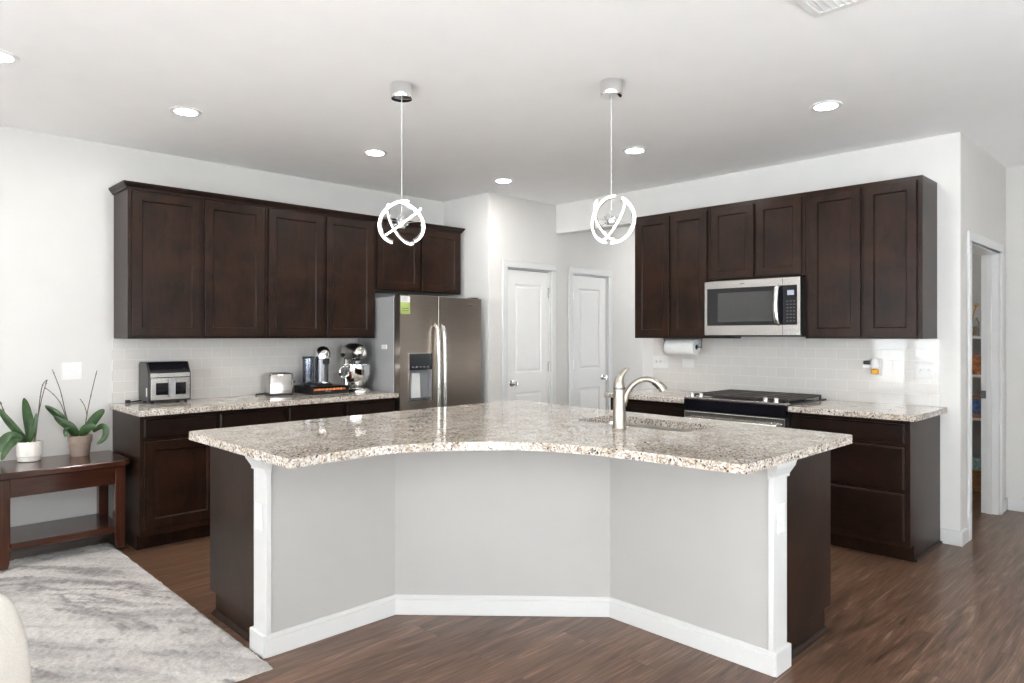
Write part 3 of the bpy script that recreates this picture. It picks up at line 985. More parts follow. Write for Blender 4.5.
for hx in (spx - .034, spx + .034):
    pts = [(hx, .0, .62), (hx, -.035, .64), (hx, -.05, .72), (hx, -.058, 1.05), (hx, -.05, 1.38), (hx, -.035, 1.46), (hx, .0, 1.48)]
    MB().tube(catmull(pts, 4), .018, 12).build('handle', 'steelz', fr)
MB().box(FW - .165, FW - .105, -.002, -.0005, 1.662, 1.676).build('badge', 'steel', fr)
MB().box(.002, FW - .002, .02, .07, .0, .055).build('base_grille', 'black', fr)
for hx in (.02, FW - .10):
    MB().box(hx, hx + .08, .02, .09, 1.726, 1.745).build('hinge_cover', 'black', fr, bevel=.004)
o = MB().box(3.374, 3.468, 4.7872, 4.7894, 1.575, 1.725).build('energy_label', 'green')
tag(o, 'yellow-green paper label hanging on the freezer door top corner', 'label')
MB().box(3.374, 3.468, 4.7866, 4.7871, 1.675, 1.725).build('label_header', 'white', o, label='white printed header')
mb = MB()
for k in range(5): mb.box(3.382, 3.45 - .006 * (k % 3), 4.7862, 4.7865, 1.682 + k * .008, 1.685 + k * .008)
mb.build('print_lines', 'grey', o)
mb = MB()
for k in range(2): mb.box(3.385, 3.455, 4.7866, 4.7871, 1.60 + k * .02, 1.606 + k * .02)
mb.build('print_lines', 'stem', o)
o = MB().box(3.3575, 3.3655, 4.972, 5.052, 1.277, 1.315).build('magnet', 'white', bevel=.004)
tag(o, 'small white magnetic clip on the grey refrigerator side', 'magnet')

# ------------------------------------------------------------------ microwave (front faces -X)
mw = thing('microwave', 'stainless over-the-range microwave with black glass door', 'microwave', (4.89, 2.83, 1.385), RZ_R)
MWW, MWH = .756, .428
MB().box(.004, MWW - .002, .035, .40, .012, MWH).build('case', 'black', mw, bevel=.003)
# stainless door: frame around a window; control strip to the right
MB().box(0, MWW, .03, .36, 0, .011).build('vent_grille', 'black', mw)
MB().box(.13, .225, .05, .16, -.014, -.0005).build('filter_latch', 'black', mw)
sw = .626
w0, w1, wz0, wz1 = .022, sw, .085, .372
mb = MB()
mb.box(0, w0, 0, .034, .012, MWH); mb.box(w0, sw, 0, .034, wz1, MWH); mb.box(w0, sw, 0, .034, .012, wz0)
dr = mb.build('door', 'steel', mw)
MB().box(w0, sw, .004, .03, wz0, wz1).build('window', 'blackgloss', dr)
MB().box(w0 + .09, sw - .075, .003, .0039, wz0 + .03, wz1 - .035).build('mesh_screen', 'oven_glass', dr)
mb = MB()
mb.box(sw + .003, MWW, 0, .034, wz1, MWH); mb.box(sw + .003, MWW, 0, .034, .012, wz0); mb.box(MWW - .022, MWW, 0, .034, wz0, wz1)
mb.build('control_frame', 'steel', mw)
cp = MB().box(sw + .003, MWW - .022, .002, .034, wz0, wz1).build('control_panel', 'blackgloss', mw)
MB().box(sw + .035, sw + .085, .0008, .0018, .30, .335).build('display', 'screen', cp)
mb = MB()
for r in range(7):
    for c_ in range(3):
        mb.box(sw + .03 + c_ * .024, sw + .044 + c_ * .024, .0012, .0019, .11 + r * .024, .116 + r * .024)
mb.build('buttons', 'gunmetal', cp)
pts = [(sw - .03, .0, .09), (sw - .03, -.03, .105), (sw - .032, -.042, .16), (sw - .034, -.046, .23), (sw - .032, -.042, .30), (sw - .03, -.03, .355), (sw - .03, .0, .37)]
mb = MB().tube(catmull(pts, 4), .017, 12, flat=.6)
mb.build('handle', 'steelz', dr)
MB().box(.30, .335, -.0012, -.0002, .395, .404).build('badge', 'grey', dr)

# ------------------------------------------------------------------ range (front faces -X)
rg = thing('range', 'slide-in stainless gas range with black grates and front knobs', 'range', (4.60, 2.830, 0), RZ_R)
RW = .785
MB().box(.003, RW - .003, .045, .69, .03, .895).build('body', 'black', rg)
MB().box(0, RW, .02, .69, .896, .922).build('cooktop', 'blackgloss', rg, bevel=.003)
mb = MB().box(0.0, RW, -.012, .055, .916, .932)
mb.build('front_rail', 'steel', rg, bevel=.004)
MB().box(0, RW, -.012, .02, .832, .9155).build('control_panel', 'blackgloss', rg, bevel=.003)
od = MB().box(.004, RW - .004, -.015, .044, .20, .828).build('oven_door', 'steel', rg, bevel=.005)
MB().box(.10, RW - .10, -.018, -.0155, .30, .64).build('window', 'blackgloss', od)
mb = MB().tube([(.04, -.06, .775), (RW - .04, -.06, .775)], .013, 12)
for hx in (.06, RW - .06): mb.box(hx - .012, hx + .012, -.06, -.0145, .764, .786)
mb.build('handle', 'steel', od)
MB().box(.004, RW - .004, -.015, .044, .04, .192).build('storage_drawer', 'steel', rg, bevel=.005)
for kx in (.052, .126, .628, .705):
    MB().lathe([(0, .03), (.012, .03), (.015, .026), (.016, .006), (.02, .004), (.021, 0)], (kx, .02, .9325), 18).build('knob', 'chrome', rg)
for bx_, by_ in ((.17, .20), (.17, .50), (.39, .35), (.61, .20), (.61, .50)):
    MB().lathe([(0, .018), (.032, .018), (.036, .012), (.036, .006), (.05, .004), (.052, 0)], (bx_, by_, .9225), 18).build('burner', 'iron', rg)
def grate(x0, x1):
    mb = MB(); y0, y1 = .085, .655; z = .952
    mb.box(x0, x1, y0, y0 + .014, z - .014, z); mb.box(x0, x1, y1 - .014, y1, z - .014, z)
    mb.box(x0, x0 + .014, y0, y1, z - .014, z); mb.box(x1 - .014, x1, y0, y1, z - .014, z)
    n = 12
    for k in range(1, n):
        yy = y0 + (y1 - y0) * k / n
        mb.box(x0, x1, yy - .005, yy + .005, z - .012, z)
    for k in range(1, 3):
        xx = x0 + (x1 - x0) * k / 3
        mb.box(xx - .005, xx + .005, y0, y1, z - .012, z)
    for px in (x0, x1 - .014):
        for py in (y0, y1 - .014, (y0 + y1) / 2):
            mb.box(px, px + .014, py, py + .014, .9225, z - .013)
    mb.build('grate', 'iron', rg, bevel=.002)
grate(.025, .268); grate(.271, .512); grate(.515, .76)

# paper towel holder and roll
ph = thing('paper_towel_holder', 'dark wall-mounted bar holding the paper towel roll under the cabinet', 'holder', (5.13, 3.335, 1.371), RZ_R)
MB().box(-.03, .34, -.012, .012, -.008, 0).build('mount_bar', 'gunmetal', ph)
for xx in (-.022, .332):
    MB().box(xx - .004, xx + .004, -.012, .012, -.085, -.008).build('arm', 'gunmetal', ph, bevel=.002)
MB().tube([(-.02, 0, -.073), (.33, 0, -.073)], .006, 10).build('rod', 'gunmetal', ph)
pr = thing('paper_towel_roll', 'white paper towel roll hanging under the upper cabinet', 'paper towels', (5.13, 3.335, 1.297), RZ_R)
MB().lathe([(.022, 0), (.064, 0), (.066, .004), (.066, .276), (.064, .28), (.022, .28)], (.012, 0, 0), 36, 'x').build('paper', 'paper', pr)
MB().lathe([(.0215, .001), (.0215, .279), (.0185, .279), (.0185, .001), (.0215, .001)], (.012, 0, 0), 24, 'x').build('core', 'stem', pr, label='brown cardboard core')

# plug-in air freshener on the right backsplash
af = thing('plug_in_air_freshener', 'white plug-in air freshener with amber bottle on the tile', 'air freshener', (XR - .0105, 1.70, 1.17), RZ_R)
MB().box(-.035, .035, -.006, 0, -.06, .057).build('face_plate', 'white', af, bevel=.003)
MB().lathe([(0, 0), (.026, .002), (.03, .02), (.028, .055), (.02, .07), (0, .072)], (0, -.04, -.01), 20).build('housing', 'white', af)
MB().lathe([(0, 0), (.024, 0), (.026, .006), (.024, .03), (.012, .036), (0, .036)], (0, -.04, -.048), 20).build('oil_bottle', 'amber', af, label='amber oil bottle')
MB().box(-.075, -.03, -.055, -.012, .018, .043).build('cap', 'black', af, bevel=.006, label='black cap')
MB().box(-.08, -.028, -.05, -.012, -.01, .017).build('adapter', 'white', af, bevel=.005)

# ------------------------------------------------------------------ ceiling lights and vent
cans = [(.55, 4.10, 'white recessed ceiling light at the left edge of the picture'),
        (1.495, 4.33, 'white recessed ceiling light above the air fryer end'),
        (2.825, 4.33, 'white recessed ceiling light behind the left pendant'),
        (4.132, 4.335, 'white recessed ceiling light in front of the refrigerator'),
        (4.138, 2.96, 'white recessed ceiling light behind the right pendant'),
        (4.14, 1.605, 'white recessed ceiling light nearest the right wall end')]
cans += [(6.75, 4.0, 'white recessed ceiling light in the hallway past the closet doors'), (6.5, 2.1, 'white recessed ceiling light inside the pantry')]  # hallway and pantry lamps are unseen, added to lift those spaces
proto = None
for x, y, lab in cans:
    if proto is None:
        t = thing('recessed_light', lab, 'ceiling light', (x, y, CEIL), 0, 'recessed ceiling lights')
        MB().lathe([(.088, 0), (.088, -.006), (.078, -.011), (.062, -.008), (.058, .0)], (0, 0, -.0005), 32).build('trim_ring', 'white', t)
        MB().lathe([(0, -.004), (.058, -.004), (.058, -.001), (0, -.001)], (0, 0, -.0005), 32).build('lens', 'can', t)
        proto = t
    else:
        dup(proto, (x, y, CEIL), 0, lab)
vt = thing('ceiling_vent', 'white slatted air vent in the ceiling at the upper right', 'vent', (2.952, 1.19, CEIL))
mb = MB(); VW, VD = .36, .36
mb.box(-VW, 0, -.03, 0, -.008, -.0005); mb.box(-VW, 0, -VD, -VD + .03, -.008, -.0005); mb.box(-.03, 0, -VD + .03, -.03, -.008, -.0005); mb.box(-VW, -VW + .03, -VD + .03, -.03, -.008, -.0005)
mb.build('frame', 'white', vt, bevel=.002)
mb = MB()
for k in range(11):
    y = -.045 - k * .0265
    mb.prism([(y, -.002), (y - .016, -.011), (y - .017, -.009), (y - .001, -.0005)], -VW + .03, -.03, 'x')
mb.build('slats', 'white', vt)

# ------------------------------------------------------------------ pendants
def pendant(x, y, zc, label, rot, arcs):
    t = thing('pendant_light', label, 'pendant light', (x, y, CEIL), ANG - PI / 2, 'pendant lights over the island')
    MB().lathe([(0, -.0005), (.058, -.0005), (.060, -.006), (.060, -.070), (.056, -.078), (.02, -.082), (0, -.082)], (0, 0, 0), 36).build('canopy', 'chrome', t)
    h = zc - CEIL
    MB().tube([(0, 0, -.08), (0, 0, h + .045)], .0022, 8).build('cable', 'white', t)
    hub = MB().lathe([(0, -.03), (.016, -.028), (.022, -.015), (.022, .015), (.012, .03), (.006, .045), (0, .046)], (0, 0, h), 20).build('hub', 'chrome', t)
    rnd = random.Random(3)
    cr = MB()
    for k in range(16):
        a = 2 * PI * k / 16; e = -.6 + 1.2 * rnd.random()
        c0 = Vector((.034 * math.cos(a) * math.cos(e), .034 * math.sin(a) * math.cos(e), h + .034 * math.sin(e)))
        cr.sphere(c0, .008, 6, 4)
    cr.build('crystals', 'clear', hub)
    RR = .126
    for u, v, a0, a1 in arcs:
        u = Vector(u).normalized(); v = Vector(v); v = (v - u * v.dot(u)).normalized()
        n = 40
        pts = []
        for k in range(n + 1):
            a = R_(a0 + (a1 - a0) * k / n)
            p = (u * math.cos(a) + v * math.sin(a)) * RR
            pts.append((p.x, -p.z, h + p.y))        # (right, up, towards the viewer) -> local
        ro = MB().tube(pts, .0052, 10).build('led_ring', 'led', t)
        inner = [(q[0] * .90, q[1] * .90, h + (q[2] - h) * .90) for q in pts]
        MB().tube(inner, .0042, 8).build('ring_channel', 'chrome', ro)
        mid = inner[n // 2]
        MB().tube([(0, 0, h), mid], .0015, 6).build('arm', 'chrome', t)
    return t
# arcs as (start direction, second direction, from, to) on a sphere, x right / y up / z towards the room
ARC = [((.36, .83, .43), (-.66, .34, .67), 0, 172),
       ((-.51, -.58, .63), (.28, -.11, .95), -3, 155),
       ((-.55, .83, 0), (-.40, -.27, -.87), 6, 168), ((.2, .72, .66), (1, -.25, .1), -4, 138)]
pendant(2.165, 3.062, 1.998, 'left glowing pendant of crossed light rings over the island', 0, ARC)
ARC2 = [((.11, .93, .35), (-.55, .56, .62), 0, 176),
        ((-.36, -.89, .28), (.18, -.16, .97), -2, 160),
        ((-.55, .83, 0), (-.42, -.10, -.90), 6, 166), ((.45, .85, .25), (.98, -.20, -.10), 0, 152)]
pendant(2.935, 2.25, 2.008, 'right glowing pendant of crossed light rings over the island', 0, ARC2)

# ------------------------------------------------------------------ left counter appliances
CT = .9145
# air fryer oven; local x to the right, y to the wall
a = thing('air_fryer', 'black and stainless air fryer oven with grey handle on the left counter', 'air fryer', (1.548, 5.205, CT))
AW = .285
prof = [(0, .015), (0, .212), (.006, .22), (.055, .292), (.20, .292), (.228, .275), (.228, .015)]
MB().prism(prof, 0, AW, 'x').build('housing', 'black', a, bevel=.006)
mb = MB()
for fx in (.02, AW - .04):
    for fy in (.02, .18): mb.box(fx, fx + .02, fy, fy + .02, 0, .016)
mb.build('feet', 'black', a)
adr = MB().box(.012, AW - .012, -.012, -.0005, .025, .180).build('door', 'steel', a, bevel=.003)
for p, q in ((.045, .125), (.175, .245)):
    MB().box(p, q, -.0145, -.0125, .06, .145).build('window', 'blackgloss', adr)
MB().box(.128, .166, -.045, -.0125, .045, .175).build('handle', 'grey', adr, bevel=.006)
MB().box(.010, AW - .010, -.008, -.0005, .184, .214).build('trim_band', 'steel', a, bevel=.002)
MB().add([(.012, .008, .224), (AW - .012, .008, .224), (AW - .012, .052, .2895), (.012, .052, .2895)], [(0, 1, 2, 3)]).build('touch_panel', 'blackgloss', a, solid=.002)
MB().lathe([(.018, 0), (.018, .02), (.0, .022)], (AW, .12, .09), 16, 'x').build('side_dial', 'black', a)
MB().box(-.002, .0, .03, .05, .05, .11).build('side_marking', 'white', a)
o = MB().tube(catmull([(1.60, 5.425, CT + .04), (1.575, 5.44, CT + .012), (1.53, 5.42, CT + .008), (1.49, 5.395, CT + .008), (1.47, 5.40, CT + .010)], 5), .005, 8)
o.box(1.455, 1.485, 5.388, 5.412, CT, CT + .022)
tag(o.build('power_cord', 'cord'), 'black power cord lying on the counter left of the air fryer', 'cord')

# toaster
t = thing('toaster', 'brushed stainless toaster on the counter right of the air fryer', 'toaster', (2.445, 5.25, CT), R_(-10))
TW, TD, TH = .20, .17, .178
def rr_(g, z): return [(x, y, z) for x, y in rrect(g, TW - g, g, TD - g, .03, 5)]
MB().loft([rr_(.0, .018), rr_(.0, TH - .02), rr_(.006, TH - .006), rr_(.02, TH)], smooth=True).build('shell', 'toaster', t, ang=50)
MB().loft([rr_(.0, 0), rr_(-.003, .008), rr_(-.003, .0178)], smooth=False).build('base', 'black', t)
for y_ in (.045, .095): MB().box(.03, TW - .03, y_, y_ + .022, TH - .004, TH + .0012).build('slot', 'black', t)
MB().box(TW + .0005, TW + .003, .06, .10, .04, .135).build('lever_track', 'black', t)
MB().box(TW + .003, TW + .02, .05, .11, .095, .11).build('lever', 'black', t, bevel=.003)
o = MB().tube(catmull([(2.50, 5.405, CT + .01), (2.46, 5.41, CT + .007), (2.43, 5.405, CT + .007), (2.40, 5.39, CT + .007)], 5), .006, 8)
tag(o.build('power_cord', 'cord'), 'black power cord lying left of the toaster', 'cord')

# coffee pod drawer with pods, coffee machine on it
pd = thing('pod_storage_box', 'flat black pod storage box under the coffee machine', 'storage box', (2.735, 5.09, CT))
PW, PD_, PH = .33, .33, .062
mb = MB()
mb.box(0, PW, 0, PD_, 0, .006); mb.box(0, .006, 0, PD_, .006, PH); mb.box(PW - .006, PW, 0, PD_, .006, PH)
mb.box(.006, PW - .006, PD_ - .006, PD_, .006, PH); mb.box(.006, PW - .006, 0, .006, .006, .032); mb.box(.006, PW - .006, .006, .075, .006, .018)
mb.box(.006, PW - .006, .075, PD_ - .006, PH - .006, PH)
mb.build('tray', 'black', pd)
MB().box(.11, .16, -.004, -.0005, .02, .03).build('handle', 'steel', pd)
pods = []
for k in range(18):
    c_, r_ = k % 9, k // 9
    mb = MB().lathe([(0, .026), (.012, .024), (.0155, .006), (.0185, .004), (.0185, .0), (0, 0)], (2.735 + .03 + c_ * .0335, 5.09 + .026 + r_ * .037, CT + .0185), 14)
    o = mb.build('coffee_pod', 'orange')
    tag(o, 'small copper-orange coffee pod in the flat black storage box', 'coffee pod', 'coffee pods in the storage box')
cm = thing('coffee_machine', 'black and chrome coffee machine with clear water tank', 'coffee machine', (2.765, 5.17, CT + PH + .0005))
cm.scale = (1.1, 1.1, 1.14)
MB().loft([[(x, y, z) for x, y in rrect(.0 - g, .20 + g, .0 - g, .16 + g, .05, 5)] for g, z in ((0, 0), (0, .012), (-.006, .018))], smooth=False).build('base', 'black', cm)
MB().lathe([(0, .0185), (.05, .0185), (.05, .20), (0, .20)], (.14, .10, 0), 28).build('tower', 'gunmetal', cm, label='dark glossy tower')
MB().lathe([(.058, .0), (.058, .03), (.052, .058), (.034, .078), (.012, .086), (0, .087)], (.14, .085, .2005), 28).build('head', 'chrome', cm, label='chrome domed head')
MB().box(.118, .162, .018, .05, .155, .20).build('spout', 'black', cm, bevel=.006)
MB().lathe([(0, .0), (.04, 0), (.04, .008), (0, .008)], (.14, .05, .0185), 20).build('drip_grid', 'steel', cm)
MB().lathe([(.04, .0185), (.043, .03), (.043, .20), (.040, .20), (.040, .03), (0, .025), (0, .0185)], (.028, .10, 0), 28).build('water_tank', 'smoked', cm, label='clear smoked water tank')
MB().lathe([(0, .214), (.036, .214), (.045, .210), (.045, .2005), (0, .2005)], (.028, .10, 0), 24).build('tank_lid', 'black', cm)

# stand mixer; local x points towards the camera's left-front
mx = thing('stand_mixer', 'silver tilt-head stand mixer with steel bowl beside the refrigerator', 'stand mixer', (3.205, 5.245, CT), R_(-92))
mx.scale = (1.05, 1.12, 1.22)
def ell(cx, w, d, z, n=24): return [(cx + w * math.cos(2 * PI * k / n), d * math.sin(2 * PI * k / n), z) for k in range(n)]
MB().loft([ell(.02, .175, .095, 0), ell(.02, .175, .095, .014), ell(.02, .165, .085, .026), ell(.02, .12, .06, .03)], smooth=True).build('base', 'steel', mx, ang=60)
MB().loft([ell(-.10, .055, .055, .026), ell(-.105, .045, .045, .10), ell(-.105, .042, .045, .18), ell(-.10, .05, .05, .235)], smooth=True).build('column', 'steelz', mx)
rings = []
for xx, ry, rz_, zz in ((-.165, .012, .012, .265), (-.155, .042, .04, .268), (-.12, .058, .056, .272), (-.05, .066, .062, .276), (.04, .066, .062, .276), (.10, .06, .056, .274), (.135, .045, .042, .272), (.148, .02, .018, .272)):
    rings.append([(xx, ry * math.cos(2 * PI * k / 24), zz + rz_ * math.sin(2 * PI * k / 24)) for k in range(24)])
hd = MB().loft(rings, smooth=True).build('motor_head', 'steel', mx)
MB().tube([(-.14, 0, .268), (.14, 0, .268)], .0675, 24).build('trim_band', 'chrome', hd) if False else None
MB().lathe([(0, .0), (.02, 0), (.02, .012), (0, .014)], (.146, 0, .272), 18, 'x').build('hub_cap', 'chrome', hd)
MB().lathe([(0, .15), (.028, .15), (.03, .165), (.03, .215), (0, .215)], (.06, 0, 0), 20).build('beater_shaft', 'gunmetal', mx)
bw = MB().lathe([(0, .035), (.045, .036), (.05, .042), (.078, .07), (.096, .11), (.102, .16), (.102, .185), (.105, .187), (.105, .190), (.099, .188), (.099, .16), (.093, .11), (.075, .075), (.04, .048), (0, .046)], (.06, 0, 0), 32).build('bowl', 'chrome', mx, label='polished steel bowl')
MB().tube(catmull([(.06, -.098, .175), (.06, -.135, .172), (.06, -.150, .14), (.06, -.135, .105), (.06, -.094, .108)], 4), .007, 8).build('bowl_handle', 'chrome', bw)
MB().sphere((-.06, -.062, .255), .014, 12, 8).tube([(-.06, -.055, .255), (-.06, -.08, .255)], .005, 8).build('speed_lever', 'black', mx)

# ------------------------------------------------------------------ console table with orchids
TB = thing('side_table', 'reddish brown wooden side table with lower shelf by the left wall', 'table', (0, 0, .0))
RT = .024
tx0, tx1, ty0, ty1 = .655, 1.338, 4.95, 5.405
def leg(x, y, sx, sy):
    mb = MB()
    def rg_(g, z, dx=0, dy=0): return [(x - .03 + dx + g, y - .03 + dy + g, z), (x + .03 + dx - g, y - .03 + dy + g, z), (x + .03 + dx - g, y + .03 + dy - g, z), (x - .03 + dx + g, y + .03 + dy - g, z)]
    mb.loft([rg_(.006, RT, sx * .006, sy * .006), rg_(.003, .05, sx * .002, sy * .002), rg_(0, .14), rg_(0, .548)], smooth=False)
    mb.build('leg', 'mahoganyv', TB, bevel=.004)
for x, sx in ((tx0 + .04, -1), (tx1 - .032, 1)):
    leg(x, ty0 + .03, sx, -1); leg(x, ty1 - .03, sx, 1)
poly = [(.615, 4.93), (1.325, 4.925), (1.362, 4.955), (1.375, 5.02), (1.37, 5.44), (.615, 5.44)]
def off(p, g):
    cx, cy = .99, 5.19
    return [(x + (g if x < cx else -g), y + (g if y < cy else -g)) for x, y in p]
mb = MB()
mb.loft([[(x, y, .5485) for x, y in off(poly, .012)], [(x, y, .556) for x, y in poly], [(x, y, .583) for x, y in poly], [(x, y, .59) for x, y in off(poly, .006)]], smooth=False)
mb.build('tabletop', 'mahogany', TB)
mb = MB().box(tx0 + .07, tx1 - .062, ty0 + .010, ty0 + .028, .438, .548)
n = 16
arc = [(tx0 + .07 + (tx1 - tx0 - .132) * k / n, .500 + .018 * math.cos(2 * PI * k / n)) for k in range(n + 1)]
mb.prism([(tx0 + .07, .548)] + arc + [(tx1 - .062, .548)], ty0 + .003, ty0 + .010, 'y')
mb.build('apron', 'mahogany', TB)
mb = MB().box(tx1 - .045, tx1 - .02, ty0 + .06, ty1 - .06, .438, .548)
mb.box(tx0 + .012, tx0 + .03, ty0 + .06, ty1 - .06, .438, .548); mb.box(tx0 + .07, tx1 - .062, ty1 - .03, ty1 - .012, .438, .548)
mb.build('apron', 'mahogany', TB)
mb = MB().box(tx0 + .03, tx1 - .025, ty0 + .012, ty1 - .01, .145, .168)
mb.build('shelf', 'mahogany_dark', TB)
MB().box(tx0 + .071, tx1 - .063, ty0 - .0, ty0 + .012, .128, .168).build('shelf_lip', 'mahogany', TB, bevel=.004)

def leaf(parent, pts, width, fold=.25, tip=1.0):
    """pts: (r, toward, up) path; width in metres; blade lies across the path"""
    path = [Vector((p[0] * 1.08, p[1] + .3 * min(0, p[0]), p[2] * 1.08)) for p in catmull(pts, 5)]
    n = len(path)
    rows = []
    for i, p in enumerate(path):
        t = (path[min(n - 1, i + 1)] - path[max(0, i - 1)]).normalized()
        view = Vector((0, 1, 0))
        x = t.cross(view)
        if x.length < .05: x = Vector((1, 0, 0))
        x.normalize()
        s_ = i / (n - 1)
        wv = width * (max(0.0, math.sin(PI * min(1, (s_ * .93 + .07))) ) ** .55) * .5
        if i == n - 1: wv = width * .03
        nrm = x.cross(t).normalized()
        rows.append([p + x * wv * k + nrm * abs(k) * wv * fold for k in (-1, -.55, 0, .55, 1)])
    v = [q for r_ in rows for q in r_]; f = []
    for i in range(n - 1):
        for k in range(4):
            f.append((i * 5 + k, i * 5 + k + 1, (i + 1) * 5 + k + 1, (i + 1) * 5 + k))
    MB().add(v, f, True).build('leaf', 'leaf', parent, solid=.0025, subd=1)
def stem(parent, pts, r=.0032):
    p = [(q[0] * 1.08, q[1] + .3 * min(0, q[0]), q[2] * 1.09) for q in catmull(pts, 4)]
    mb = MB().tube(p, [r * (1 - .35 * i / len(p)) for i in range(len(p))], 7)
    for i in range(3, len(p) - 1, 4): mb.sphere(p[i], r * 1.45, 8, 5)
    mb.build('stem', 'stem', parent)
# local axes: x to the right in the view, y away from the room's near side, z up
PZ = .5905
def orchid(loc, label, prof, pmat, htop, leaves, stems):
    t = thing('potted_orchid', label, 'plant', loc, ANG - PI / 2, 'orchids on the side table')
    MB().lathe(prof, (0, 0, 0), 36).build('pot', pmat, t)
    MB().lathe([(0, htop - .012), (prof[-3][0] - .012, htop - .016), (prof[-3][0] - .012, htop - .03), (0, htop - .03)], (0, 0, 0), 24).build('soil', 'soil', t)
    for l in leaves: leaf(t, *l)
    for s_ in stems: stem(t, *s_)
h = .125
orchid((.877, 5.325, PZ), 'orchid without flowers in an off-white pot, left on the table',
  [(0, 0), (.058, 0), (.063, .004), (.065, .03), (.069, .034), (.071, .12), (.069, h), (.063, h), (.061, .1), (.0, .098)], 'potwhite', h, [
  ([(-.01, 0, .11), (-.045, -.02, .17), (-.095, -.03, .25), (-.142, -.02, .318)], .055),
  ([(-.005, .01, .11), (-.012, .02, .19), (-.022, .015, .28), (-.022, -.005, .375)], .072),
  ([(.0, 0, .11), (.02, -.01, .16), (.038, -.01, .22), (.045, .0, .285)], .04),
  ([(-.02, -.02, .12), (-.065, -.05, .152), (-.115, -.07, .095), (-.155, -.07, .008)], .075),
  ([(-.015, -.03, .12), (-.045, -.07, .118), (-.07, -.09, .07), (-.085, -.09, .022)], .048)],
  [([(.02, .01, .1), (.04, .01, .22), (.062, .02, .36), (.095, .02, .475)],),
   ([(.035, .0, .1), (.055, .0, .28), (.07, .0, .40), (.085, .0, .455), (.11, .0, .475)],),
   ([(-.02, .0, .1), (-.08, .0, .2), (-.14, .0, .34), (-.19, .01, .47)], .0036),
   ([(-.04, .02, .1), (-.10, .02, .19), (-.135, .02, .28), (-.15, .02, .35)],)])
h = .135
orchid((1.161, 5.33, PZ), 'orchid without flowers in a taupe ribbed pot, right on the table',
  [(0, 0), (.053, 0), (.055, .004), (.065, .09), (.071, .092), (.073, .125), (.0735, h), (.065, h), (.061, .1), (0, .098)], 'pottaupe', h, [
  ([(-.03, 0, .12), (-.075, -.01, .20), (-.12, -.01, .26), (-.178, -.01, .315)], .062),
  ([(.0, -.02, .12), (-.025, -.04, .175), (-.065, -.05, .21), (-.11, -.05, .25)], .062),
  ([(.01, 0, .12), (.06, -.0, .19), (.105, .0, .245), (.152, .0, .285)], .066),
  ([(.015, -.03, .125), (.055, -.06, .165), (.10, -.065, .185), (.14, -.06, .180)], .058),
  ([(.09, -.02, .15), (.15, -.03, .185), (.18, -.04, .16), (.17, -.045, .11), (.13, -.05, .075)], .045),
  ([(-.01, -.02, .12), (-.03, -.05, .165), (-.04, -.07, .16), (-.035, -.08, .125)], .045)],
  [([(-.04, 0, .12), (-.075, .0, .26), (-.108, .01, .40), (-.15, .01, .53)],),
   ([(-.075, 0, .24), (-.105, .0, .33), (-.15, .0, .39), (-.185, .0, .42)], .0028),
   ([(.025, 0, .12), (.045, .0, .26), (.07, .01, .40), (.10, .01, .52)],),
   ([(.045, 0, .24), (.03, .0, .30), (.01, .0, .335), (.002, .0, .345)], .0026)])

# ------------------------------------------------------------------ rug
rx0, rx1, ry0, ry1 = -1.1, 1.302, 2.755, 5.19
nx, ny = 230, 234
bm = bmesh.new()
grid = []
for j in range(ny + 1):
    row = []
    for i in range(nx + 1):
        x = rx0 + (rx1 - rx0) * i / nx; y = ry0 + (ry1 - ry0) * j / ny
        e = min(i, nx - i, j, ny - j)
        wob = .010 * noise.noise((x * 6, y * 6, 0))
        if e == 0:
            z = .001
        else:
            z = (.009 if e == 1 else .013) + .007 * noise.noise((x * 60, y * 60, 1.3)) + .006 * noise.noise((x * 18, y * 18, 7)) + .004 * random.random()
        if e <= 1:
            x += .006 * noise.noise((x * 30, y * 30, 4)); y += .006 * noise.noise((x * 30, y * 30, 9))
        row.append(bm.verts.new((x, y, max(.001, z))))
    grid.append(row)
for j in range(ny):
    for i in range(nx):
        bm.faces.new((grid[j][i], grid[j][i + 1], grid[j + 1][i + 1], grid[j + 1][i]))
me = D.meshes.new('rug'); bm.to_mesh(me); bm.free()
me.materials.append(M['rug'])
for p in me.polygons: p.use_smooth = True
rug = D.objects.new('rug', me); COL.objects.link(rug)
tag(rug, 'shaggy cream and grey streaked rug on the wood floor', 'rug')

o = MB().box(.7, 5.6, -3.1, -.7, .0005, .012).build('dining_rug', 'palerug', bevel=.004)  # unseen floor sheet added to bounce light up to the ceiling
tag(o, 'plain pale rug under the near windows, behind and right of the camera', 'rug')
o = MB().box(-2.9, .55, -3.1, .75, .0005, .012).build('living_room_rug', 'palerug', bevel=.004)  # second added sheet, throws the sun back up at the ceiling
tag(o, 'plain pale rug in the sunlit living area behind the camera', 'rug')

